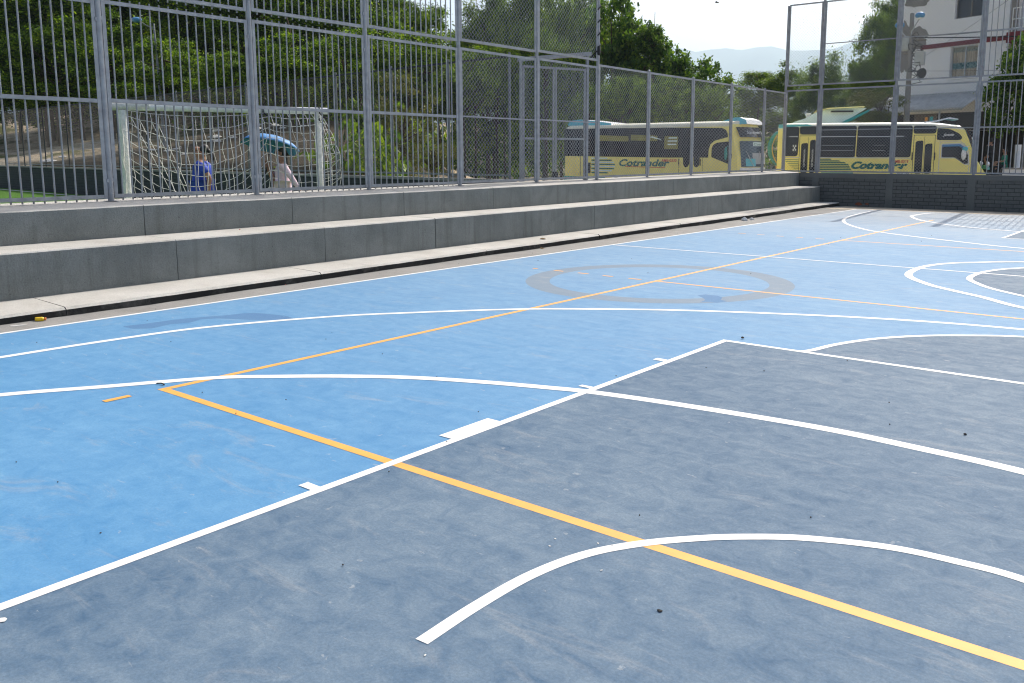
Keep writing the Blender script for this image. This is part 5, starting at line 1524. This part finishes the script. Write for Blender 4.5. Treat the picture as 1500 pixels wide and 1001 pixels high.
b3.fpanel('windscreen', 0.08, 2.32, 1.55, 3.0, 'glass_blue', 0.010, 10, 8)
b3.fpanel('front_stripe', 0.05, 2.35, 1.3, 1.45, 'bus_orange', 0.010, 10, 2)
b3.fpanel('front_stripe', 0.05, 2.35, 2.95, 3.1, 'bus_mint', 0.010, 10, 2)
fairing(b3, 'roof_fairing', [(6.3, 3.30), (5.9, 3.52), (5.4, 3.68), (4.9, 3.98), (4.3, 4.10), (3.2, 4.16), (2.7, 4.10), (3.5, 3.60), (3.9, 3.30)], 0.1, 2.3, ['bus_cream', 'bus_mint'])
fairing(b3, 'roof_edge', [(5.0, 4.0), (4.4, 4.14), (2.8, 4.20), (2.8, 4.16), (4.4, 4.09)], 0.05, 2.42, ['bus_yellow', 'bus_yellow'])
fairing(b3, 'roof_rim', [(2.6, 4.05), (3.5, 3.62), (4.0, 3.36), (4.0, 3.28), (3.4, 3.52), (2.6, 3.95)], 0.0, 2.46, ['bus_teal', 'bus_teal'])
MB().box(3.3, 4.3, 2.2, 2.31, 3.93, 4.0).build('vent', 'black', b3.root)
MB().lathe((5.3, 1.9, 3.62), [(0.14, 0.0), (0.14, 0.05), (0.10, 0.06), (0.10, 0.24), (0.13, 0.25), (0.13, 0.30), (0.001, 0.30)], 14).build('roof_beacon', 'bus_white', b3.root)
for y0 in (2.42,):
    pts = [(6.35, y0 + 0.05, 3.05), (6.75, y0 + 0.22, 2.95), (6.98, y0 + 0.30, 2.5), (7.0, y0 + 0.30, 2.1), (6.85, y0 + 0.25, 1.7), (6.55, y0 + 0.1, 1.35)]
    MB().tube(catmull(pts, 5), [0.03 + 0.075 * math.sin(PI * k / 25) for k in range(26)], 8).build('mirror_arm', 'bus_teal', b3.root)
    MB().tube(catmull([(p[0] - 0.07, p[1] - 0.05, p[2]) for p in pts[1:]], 5), [0.03 + 0.05 * math.sin(PI * k / 20) for k in range(21)], 8).build('mirror_trim', 'bottle', b3.root)
# ------------------------------------------------------------------ white house
HA = Vector((-10.73, 51.87, -0.5)); HB = Vector((-4.11, 49.36, -0.5)); hd = (HB - HA).normalized()
house = thing('white_house', 'white three storey house with bare mortar patches, a dark red band and zinc awning', 'house', HA, math.atan2(hd.y, hd.x))
# local: x along the facade, y away from the camera, z from street level
def wall_with_holes(mb, x0, x1, z0, z1, holes, y0, y1, mi=0):
    xs = sorted({x0, x1, *[h[0] for h in holes], *[h[1] for h in holes]}); zs = sorted({z0, z1, *[h[2] for h in holes], *[h[3] for h in holes]})
    for a, b in zip(xs[:-1], xs[1:]):
        for c, d in zip(zs[:-1], zs[1:]):
            m = ((a + b) / 2, (c + d) / 2)
            if any(h[0] < m[0] < h[1] and h[2] < m[1] < h[3] for h in holes): continue
            mb.add([(a, y0, c), (b, y0, c), (b, y0, d), (a, y0, d)], [(0, 1, 2, 3)], mi)
    for h in holes:
        mb.add([(h[0], y0, h[2]), (h[1], y0, h[2]), (h[1], y0, h[3]), (h[0], y0, h[3]), (h[0], y1, h[2]), (h[1], y1, h[2]), (h[1], y1, h[3]), (h[0], y1, h[3])],
               [(0, 1, 5, 4), (1, 2, 6, 5), (2, 3, 7, 6), (3, 0, 4, 7)], mi)
holes = [(3.25, 4.88, 6.22, 7.92), (3.35, 5.10, 9.42, 11.3), (0.35, 2.9, 0.3, 3.3), (3.6, 6.2, 0.0, 3.3)]
mb = MB()
wall_with_holes(mb, -0.22, 6.70, 0, 14.5, holes, 0.0, 0.28)
mb.add([(-0.22, 0, 0), (-0.22, 7, 0), (-0.22, 7, 14.5), (-0.22, 0, 14.5)], [(0, 1, 2, 3)])
mb.add([(6.70, 0, 3.2), (6.70, 7, 3.2), (6.70, 7, 14.5), (6.70, 0, 14.5)], [(0, 1, 2, 3)])
mb.add([(-0.22, 7, 0), (6.70, 7, 0), (6.70, 7, 14.5), (-0.22, 7, 14.5)], [(0, 1, 2, 3)])
mb.add([(-0.22, 0, 14.5), (6.70, 0, 14.5), (6.70, 7, 14.5), (-0.22, 7, 14.5)], [(0, 1, 2, 3)])
mb.build('wall', 'bwall', house)
lw2 = MB(); wall_with_holes(lw2, -0.22, 6.70, 0.0, 4.30, holes[2:], -0.012, -0.003); lw2.build('lower_wall', 'stone', house)
MB().box(1.2, 2.7, -0.02, -0.0125, 3.32, 4.28).build('painted_panel', 'wood', house)
MB().box(-0.24, 6.72, -0.03, -0.003, 4.75, 5.95).build('plinth_band', 'bwall', house)
MB().box(-0.24, 6.75, -0.05, -0.003, 5.97, 6.10).build('string_course', 'bwall', house)
MB().box(1.35, 6.70, -0.035, -0.003, 7.96, 8.20).build('red_band', 'bband', house)
# bare mortar patches
def patch(cx, cz, w, h, seed):
    rn = random.Random(seed); n = 34; pts = []
    for k in range(n):
        a = 2 * PI * k / n
        r_ = 1 + 0.13 * math.sin(3 * a + seed) + 0.10 * math.sin(7 * a + 2 * seed) + rn.uniform(-0.07, 0.07)
        pts.append((cx + w * r_ * math.cos(a), -0.004, cz + h * r_ * math.sin(a)))
    return pts
for k, (cx, cz, w, h) in enumerate(((0.35, 8.3, 0.62, 1.35), (1.15, 8.85, 0.55, 0.42), (1.35, 8.3, 0.33, 0.35), (0.95, 10.75, 0.75, 0.35), (0.55, 7.1, 0.30, 0.35))):
    MB().poly(patch(cx, cz, w, h, k + 1), (0, -0.006 - 0.0015 * k, 0)).build('bare_mortar', 'brender', house)
# windows
m = bpy.data.materials.new('patterned curtain'); nt, b = nodes_of(m); M['curtain'] = m
t = nt.nodes.new('ShaderNodeTexCoord'); sp = nt.nodes.new('ShaderNodeSeparateXYZ'); nt.links.new(t.outputs['Object'], sp.inputs[0])
mr = nd(nt, 'ShaderNodeMapRange'); nt.links.new(sp.outputs['Z'], mr.inputs[0]); mr.inputs[1].default_value = 6.22; mr.inputs[2].default_value = 7.92
band = ramp(nt, mr.outputs[0], [(0.0, (0, 0, 0)), (0.26, (0, 0, 0)), (0.30, (1, 1, 1)), (0.46, (1, 1, 1)), (0.50, (0, 0, 0)), (0.80, (0, 0, 0)), (0.84, (0.7, 0.7, 0.7)), (0.96, (0.3, 0.3, 0.3))]).outputs['Color']
nz = noise(nt, coords(nt, scale=(6, 1, 3)), 3, 3, 0.6)
cream = ramp(nt, noise(nt, coords(nt, scale=(9, 1, 0.4)), 2.4, 4, 0.6), [(0.35, (0.26, 0.22, 0.16)), (0.65, (0.62, 0.54, 0.42))]).outputs['Color']
teal = ramp(nt, nz, [(0.4, (0.02, 0.10, 0.11)), (0.62, (0.22, 0.34, 0.34))]).outputs['Color']
nt.links.new(mixc(nt, band, cream, teal), b.inputs['Base Color']); b.inputs['Roughness'].default_value = 0.9
def window(x0, x1, z0, z1, frame, curtain):
    fr = MB(); y = 0.16
    for a, b_ in ((x0, x0 + 0.05), (x1 - 0.05, x1), ((x0 + x1) / 2 - 0.03, (x0 + x1) / 2 + 0.03)): fr.box(a, b_, y, y + 0.05, z0, z1)
    for c, d in ((z0, z0 + 0.05), (z1 - 0.05, z1)): fr.box(x0 + 0.05, (x0 + x1) / 2 - 0.03, y + 0.002, y + 0.048, c, d); fr.box((x0 + x1) / 2 + 0.03, x1 - 0.05, y + 0.002, y + 0.048, c, d)
    w = fr.build('window', frame, house)
    if curtain:
        cv = MB(); n = 60; vs = []
        for k in range(n + 1):
            x = x0 + 0.05 + (x1 - x0 - 0.1) * k / n
            for z in (z0 + 0.05, z1 - 0.05): vs.append((x, y + 0.05 + 0.022 * math.sin(k * 1.9), z))
        cv.add(vs, [(2 * k, 2 * k + 2, 2 * k + 3, 2 * k + 1) for k in range(n)], 0, True)
        cv.build('curtain', 'curtain', w)
    MB().box(x0 - 0.02, x1 + 0.02, 0.26, 0.275, z0 - 0.02, z1 + 0.02).build('pane', 'glass', w)
window(3.25, 4.88, 6.22, 7.92, 'chrome', True)
window(3.35, 5.10, 9.42, 11.3, 'wood', False)
MB().box(3.15, 4.98, -0.07, -0.004, 6.115, 6.21).build('sill', 'bwall', house)
MB().box(4.95, 5.07, -0.02, -0.003, 6.25, 7.93).build('plaster_reveal', 'bwall', house)
for x0, x1, mt in ((0.35, 2.9, 'dirt'), (3.6, 6.2, 'black')): MB().box(x0, x1, 0.9, 1.0, 0.0, 3.3).build('shop_interior', 'brickred' if mt == 'dirt' else mt, house)
# balcony bay on the right
bay = MB(); bay.box(6.72, 9.6, 1.4, 1.6, 3.2, 14.4)
bay.build('bay_wall', 'brender', house)
MB().box(6.72, 9.6, -0.5, 1.39, 7.75, 8.28).build('red_band', 'bband', house)
MB().box(6.60, 6.86, -0.10, 0.10, 3.3, 7.74).build('column', 'brender', house)
MB().box(6.62, 6.92, -0.10, 0.10, 8.30, 14.4).build('column', 'brender', house)
MB().box(7.1, 9.3, 1.30, 1.395, 8.35, 11.0).build('balcony_door', 'glass', house)
MB().box(7.0, 9.5, 1.30, 1.395, 4.0, 7.5).build('balcony_door', 'glass', house)
rl = MB()
for z in (8.45, 8.9, 9.45): rl.box(6.95, 9.55, -0.47, -0.43, z, z + 0.045)
for k in range(14): rl.box(6.95 + 0.195 * k, 6.985 + 0.195 * k, -0.465, -0.435, 8.29, 9.45)
rl.build('railing', 'bus_white', house)
# zinc awning
aw = MB(); n = 140; vs = []
for k in range(n + 1):
    x = -0.75 + 6.35 * k / n
    r_ = 0.022 * math.sin(k * 1.57)
    for q, (y, z) in enumerate(((-0.06, 5.42), (-1.0, 4.93), (-2.1, 4.42))): vs.append((x, y, z + r_))
aw.add(vs, [(3 * k + j, 3 * k + 3 + j, 3 * k + 4 + j, 3 * k + 1 + j) for k in range(n) for j in (0, 1)], 0, True)
a_ = aw.build('awning', 'zinc', house); so_ = a_.modifiers.new('thick', 'SOLIDIFY'); so_.thickness = 0.006
st = MB()
for x in (0.6, 4.2): st.tube([(x, -2.0, 0), (x, -2.0, 4.42)], 0.05, 8)
st.bar((-0.7, -2.0, 4.37), (5.5, -2.0, 4.37), 0.06, 0.08)
st.build('awning_frame', 'insulator', house)
MB().box(6.3, 10.5, 0.6, 0.75, 0, 3.2).build('bay_wall', 'stone', house)  # dark wall colour stands for the shade under the tree
MB().box(7.0, 7.9, 0.56, 0.597, 1.2, 2.5).build('poster', 'brender', house)
MB().box(7.95, 8.3, 0.56, 0.597, 1.5, 2.3).build('poster', 'bband', house)
MB().box(6.3, 10.5, -0.6, 0.6, 3.2, 3.3).build('canopy_slab', 'stone', house)

# ------------------------------------------------------------------ utility pole
up_ = thing('utility_pole', 'leaning concrete utility pole with transformer box and street lamps in front of the white house', 'utility pole', (-7.55, 42.62, -0.5))
top = Vector((-0.36, 1.10, 8.9))
A = lambda t, dx=0, dy=0, dz=0: Vector((0, 0, 0)).lerp(top, t) + Vector((dx, dy, dz))
MB().tube([A(0), A(0.35), A(0.7), A(1.0)], [0.165, 0.145, 0.12, 0.10], 14).build('pole', 'brender', up_)
MB().box(-0.02, 0.42, 0.7, 1.0, 6.35, 7.0).build('meter_box', 'insulator', up_)
MB().lathe((0.30, 0.72, 5.95), [(0.001, -0.10), (0.14, -0.10), (0.20, 0.0), (0.26, 0.12), (0.24, 0.125), (0.001, 0.05)], 16, axis=(0.75, -0.55, -0.2)).build('flood_lamp', 'dark_steel', up_)
MB().tube([A(0.69, 0.12), (0.18, 0.75, 6.0), (0.26, 0.74, 5.97)], 0.03, 6).build('lamp_arm', 'dark_steel', up_)
for (dx, dy, z, q) in ((-0.85, 0.8, 8.35, -1), (0.08, 0.85, 8.75, 1)):
    ar = MB().tube([A(0.84), A(0.90, dx * 0.5, -0.1), (dx, dy, z - 0.12)], 0.032, 6).build('lamp_arm', 'insulator', up_)
    MB().sphere((dx, dy, z), 0.24, 0.18, 0.16, 14, 10).build('lamp_hood', 'lamp_blue', ar)
    MB().sphere((dx, dy, z - 0.10), 0.15, 0.12, 0.10, 12, 8).build('lamp_glass', 'bus_white', ar)
MB().lathe((-0.52, 1.0, 7.1), [(0.001, 0.0), (0.21, 0.0), (0.22, 0.05), (0.22, 0.62), (0.20, 0.68), (0.001, 0.70)], 16).build('transformer', 'insulator', up_)
ca = MB()
ca.bar(A(0.85, -0.5, 0, 0), A(0.85, 0.7, 0.12, 0), 0.08, 0.08)
ca.bar(A(0.78, -0.3, 0, 0), A(0.78, 0.5, 0.12, 0), 0.06, 0.06)
ca.build('cross_arm', 'wood', up_)
ins = MB()
for k, d_ in enumerate((-0.4, 0.0, 0.3, 0.6)):
    p = A(0.85, d_, d_ * 0.2, 0.06); ins.lathe((p.x, p.y, p.z), [(0.03, 0), (0.05, 0.03), (0.03, 0.06), (0.05, 0.09), (0.02, 0.12), (0.001, 0.12)], 8)
ins.build('insulator', 'insulator', up_)
rnw = random.Random(4)
wl = MB()
for q in range(7):
    p0 = A(0.70 + 0.03 * q, 0.1, 0, 0); pts = [p0]
    for k in range(6): pts.append(p0 + Vector((0.12 + rnw.uniform(-0.3, 0.45), rnw.uniform(-0.25, 0.15), -0.18 * k + rnw.uniform(-0.2, 0.3))))
    wl.tube(catmull(pts, 5), 0.016, 5)
wl.build('loose_wires', 'black', up_)
def wire(name, a, b, sag, r_, label):
    pts = []
    for k in range(17):
        t = k / 16; p = Vector(a).lerp(Vector(b), t); p.z -= sag * 4 * t * (1 - t); pts.append(p)
    return tag(MB().tube(pts, r_, 5).build(name, 'black'), label, 'cable')
wire('overhead_cable', (-7.75, 43.5, 7.20), (4.5, 47.0, 7.05), 0.12, 0.028, 'thick black overhead cable running right from the utility pole')
wire('overhead_cable', (-7.75, 43.5, 7.25), (-4.15, 49.2, 8.0), 0.06, 0.014, 'thin black cable rising from the utility pole to the house above the red band')
wire('overhead_cable', (-7.5, 43.7, 6.1), (-4.6, 49.5, 9.6), 0.05, 0.008, 'very thin wire slanting up across the house between its two windows')
wire('overhead_cable', (-7.5, 43.7, 5.6), (4.0, 48.5, 6.1), 0.25, 0.008, 'very thin wire crossing the house below the patterned curtain')

# lamp on the slope, bare trunk
lp = thing('lamp_post', 'slim grey lamp post with a blue lamp head rising out of the hillside trees', 'lamp post', (-34.75, 19.0, 2.0))
MB().tube([(0, 0, -0.5), (-0.25, 0.07, 2.2), (-0.55, 0.17, 4.3), (-0.80, 0.26, 5.6)], [0.075, 0.065, 0.055, 0.04], 10).build('pole', 'galv_far', lp)
MB().tube([(-0.72, 0.22, 5.35), (-1.05, 0.02, 5.52), (-1.3, -0.12, 5.70)], 0.022, 6).build('arm', 'galv_far', lp)
MB().sphere((-1.45, -0.22, 5.78), 0.30, 0.22, 0.13, 14, 10).build('lamp_head', 'lamp_blue', lp)
bt = thing('bare_trunk', 'pale bare crooked trunk standing among the hillside trees', 'tree trunk', (-29.8, 23.0, 2.0))
MB().tube(catmull([(0, 0, -0.4), (-0.12, 0.05, 2.1), (-0.42, 0.15, 4.2), (-0.65, 0.2, 5.4), (-0.95, 0.16, 6.3)], 6), [0.11 - 0.0035 * k for k in range(25)], 9).build('trunk', 'bark', bt)
MB().tube(catmull([(-0.42, 0.15, 4.2), (-0.2, 0.1, 5.0), (0.1, 0.0, 5.6)], 5), [0.04 - 0.003 * k for k in range(11)], 6).build('limb', 'bark', bt)

# shaded corner on the right: low white wall, posts, people under the tree
tr_ = struct(MB().box(-4.0, 6.0, 38.9, 44.0, -0.6, 0.45).build('terrace_pavement', 'pavement'))
lw = thing('low_white_wall', 'short pale grey wall in the shade at the right edge behind the end fence', 'wall', (-2.30, 38.0, -0.5), 0.12)
MB().box(0, 4.5, 0, 0.35, 0, 1.36).build('wall', 'bwall', lw); MB().box(-0.04, 4.54, -0.04, 0.39, 1.3605, 1.42).build('capping', 'pavement', lw)
wpp = thing('white_post', 'round white post standing in the shade behind the short pale wall', 'post', (-2.22, 40.6, -0.5))
MB().tube([(0, 0, 0), (0, 0, 2.4)], 0.12, 14).build('shaft', 'bwall', wpp)
make_person('person in a green polo shirt sitting in the shade below the dark tree', (-2.60, 39.9, 0.03), R(200), 1.72, 'shirt_green', 'black', ((0.05, 0.24, 1.14), (0.26, 0.18, 1.10)), ((0.05, 0.24, 1.14), (0.26, 0.18, 1.10)), 'short', 'short', seat=True)
ch = thing('stool', 'dark stool under the person in the green polo shirt', 'stool', (-2.60, 39.9, 0.45))
MB().lathe((0, 0, 0), [(0.001, 0.44), (0.2, 0.44), (0.21, 0.415), (0.2, 0.39), (0.001, 0.39)], 18).build('seat', 'wood', ch)
for k in range(4):
    a = PI / 4 + k * PI / 2
    MB().tube([(0.15 * math.cos(a), 0.15 * math.sin(a), 0.39), (0.21 * math.cos(a), 0.21 * math.sin(a), 0)], 0.018, 8).build('leg', 'wood', ch)
make_person('person in dark clothes standing in deep shade right of the further bus', (-3.45, 41.2, 0.45), R(150), 1.74, 'black', 'black', hang, hang, 'long', 'short')

# ------------------------------------------------------------------ small things on the ground
bo = thing('bottle', 'small yellow plastic bottle with an orange neck lying beside the black kerb', 'bottle', (-2.98, 0.48, 0.018), R(62))
bo.scale = (0.72, 0.72, 0.72)
MB().lathe((0, 0, 0), [(0.001, -0.055), (0.026, -0.053), (0.028, -0.045), (0.028, 0.02), (0.025, 0.032), (0.013, 0.045)], 18, axis=(1, 0, 0)).build('body', 'bottle', bo)
MB().lathe((0, 0, 0), [(0.0135, 0.045), (0.017, 0.046), (0.017, 0.066), (0.001, 0.067)], 16, axis=(1, 0, 0)).build('cap', 'bottle_cap', bo)
def flat_scrap(name, loc, s, mat, label, cat, group=None, seed=1, h=0.25, rz=0.0, asp=0.6):
    rn = random.Random(seed); mb = MB(); n = 9; top = []
    for k in range(n):
        a = 2 * PI * k / n; r_ = s * rn.uniform(0.6, 1.1)
        top.append((r_ * math.cos(a), r_ * asp * math.sin(a), s * h * rn.uniform(0.15, 0.6)))
    bot = [(x * 0.96, y * 0.96, 0.0) for x, y, z in top]
    mb.add(top + bot + [(0, 0, s * h)], [(k, (k + 1) % n, 2 * n) for k in range(n)] + [(k + n, (k + 1) % n + n, (k + 1) % n, k) for k in range(n)] + [tuple(range(2 * n - 1, n - 1, -1))])
    o = tag(mb.build(name, mat, None, loc), label, cat, group); o.rotation_euler = (0, 0, rz)
    return o
flat_scrap('paper_scrap', (-2.94, 0.27, -0.003), 0.075, 'paper', 'flat white paper scrap on the grey strip beside the yellow bottle', 'paper', seed=2, h=0.1, rz=1.1, asp=0.25)
flat_scrap('paper_scrap', (2.185, -1.72, 0.002), 0.028, 'paper', 'torn white paper scrap on the grey key just inside its long white edge line', 'paper', seed=3, h=0.12, rz=0.6)
flat_scrap('wrapper', (-3.10, 3.1, -0.003), 0.035, 'redscrap', 'small red wrapper on the grey strip below the kerb', 'litter', seed=4, h=0.6)
flat_scrap('peel', (-3.17, 3.64, -0.003), 0.05, 'bottle', 'yellowish peel lying against the kerb', 'litter', seed=5, h=0.5)
flat_scrap('dry_leaf', (-3.5, 8.3, 0.101), 0.06, 'dryleaf', 'dry brown leaf lying on the pale kerb walk', 'leaf', seed=6, h=0.35)
flat_scrap('dry_leaf', (-3.22, 7.9, -0.003), 0.07, 'dryleaf', 'larger dry leaf lying at the foot of the black kerb', 'leaf', seed=7, h=0.35)
flat_scrap('wrapper', (-4.25, 3.3, 0.549), 0.02, 'redscrap', 'tiny red wrapper at the back of the lower bleacher step', 'litter', seed=8, h=0.5)
for k, (x, y, s) in enumerate(((-3.27, 15.3, 0.10), (-3.25, 15.65, 0.07))):
    flat_scrap('crumpled_paper', (x, y, -0.003), s, 'paper', ('larger' if k == 0 else 'smaller') + ' crumpled white paper by the far end of the kerb', 'paper', 'crumpled papers by the far kerb', seed=9 + k, h=0.9)
flat_scrap('weed', (-3.15, 1.75, -0.003), 0.05, 'leaf_s', 'little green weed growing in the crack under the kerb', 'weed', seed=12, h=0.7)
sk = MB().tube(catmull([(-0.036, -0.008, 0.006), (0, 0.003, 0.009), (0.036, -0.003, 0.006)], 4), 0.0042, 7)
st_ = tag(sk.build('stick', 'bark', None, (-0.115, 0.045, 0.0)), 'short twig lying beside the corner of the yellow lines', 'twig'); st_.rotation_euler = (0, 0, 0.1)
flat_scrap('bark_chip', (3.78, -0.39, 0.002), 0.012, 'stone', 'dark flat chip of bark on the grey key near the yellow line', 'bark chip', seed=14, h=0.5)
def pebble(seed, s):
    rn = random.Random(seed); mb = MB().sphere((0, 0, 0), s, s * 0.8, s * 0.7, 9, 6)
    mb.v = [(x * rn.uniform(0.85, 1.15), y * rn.uniform(0.85, 1.15), max(-s * 0.5, z * rn.uniform(0.85, 1.15))) for x, y, z in mb.v]
    return mb
pb0 = pebble(1, 0.010).build('pebble', 'stone')
tag(pb0, 'tiny dark pebble lying loose on the painted court', 'pebble', 'pebbles scattered over the court')
PEB = [(0.7, -1.11), (-2.05, 0.08), (-2.77, 1.42), (4.13, 2.13), (3.64, 2.49), (3.77, 2.06), (3.34, 0.2), (1.12, -1.1), (1.8, -1.23), (2.74, -0.82), (3.09, 3.38), (0.82, -0.02), (2.09, 0.37), (2.75, 2.74), (2.04, 2.01), (2.18, -0.1), (-0.39, 1.55), (-2.24, 1.06), (0.61, 7.19), (-1.36, 7.59), (-0.15, 12.53), (1.13, 12.77), (2.19, 8.13), (1.13, 1.26), (0.35, 1.48), (-1.26, 0.74), (0.27, 0.1), (2.4, 2.58), (0.81, 0.32), (3.89, 0.61), (1.87, 0.85)]
for x in range(8):
    PEB.append((lit.uniform(-2.5, 4.5), lit.uniform(-1.2, 15)))
for k in range(14): PEB.append((-2.74 - lit.uniform(0, 0.28) , lit.uniform(0.1, 14)))
for k, (x, y) in enumerate(PEB):
    s = lit.uniform(0.2, 0.5) * (1.0 + 0.05 * max(0, y)) if k > 31 else (0.42 if k not in (3,) else 0.75) * (1 + 0.06 * max(0, y))
    z = 0.006 if x > -2.7 else 0.0
    if k == 0: pb0.location = (x, y, z); pb0.scale = (s,) * 3
    else: dup(pb0, (x, y, z), lit.uniform(0, 6), scale=(s, s, s))
tag(pebble(5, 0.013).build('stone', 'bark', None, (2.18, 3.62, 0.012)), 'brown stone lying just behind the far corner of the grey key', 'stone')
pc0 = flat_scrap('paint_chip', (3.22, -0.24, 0.002), 0.0065, 'paper', 'white speck of paint or paper on the grey key around the yellow line', 'paint chip', 'white specks around the yellow line', seed=20, h=0.2)
for k, (x, y) in enumerate([(3.2, -0.18), (3.48, -0.28), (3.35, -0.11), (3.40, -0.09), (3.37, -1.03)]): dup(pc0, (x, y, 0.003), k * 1.3, scale=(0.9, 0.9, 0.9))
# bird far off in the pale sky
bd = MB(); bd.sphere((0, 0, 0), 0.26, 0.09, 0.09, 10, 6)
for sg in (1, -1):
    bd.poly([(0.10, 0, 0.03), (0.14, sg * 0.30, 0.14), (0.02, sg * 0.62, 0.10), (-0.06, sg * 0.34, 0.12), (-0.10, 0, 0.03)], (0, 0, 0.015))
bd.poly([(-0.22, 0.03, 0), (-0.45, 0.09, 0.02), (-0.45, -0.09, 0.02), (-0.22, -0.03, 0)], (0, 0, 0.015))
bd.sphere((0.28, 0, 0.03), 0.07, 0.06, 0.06, 8, 6)
bo_ = tag(bd.build('bird', 'stone', None, (-52.7, 110.3, 22.4)), 'distant dark bird gliding high in the white sky', 'bird'); bo_.rotation_euler = (0.3, 0.1, 0.9)
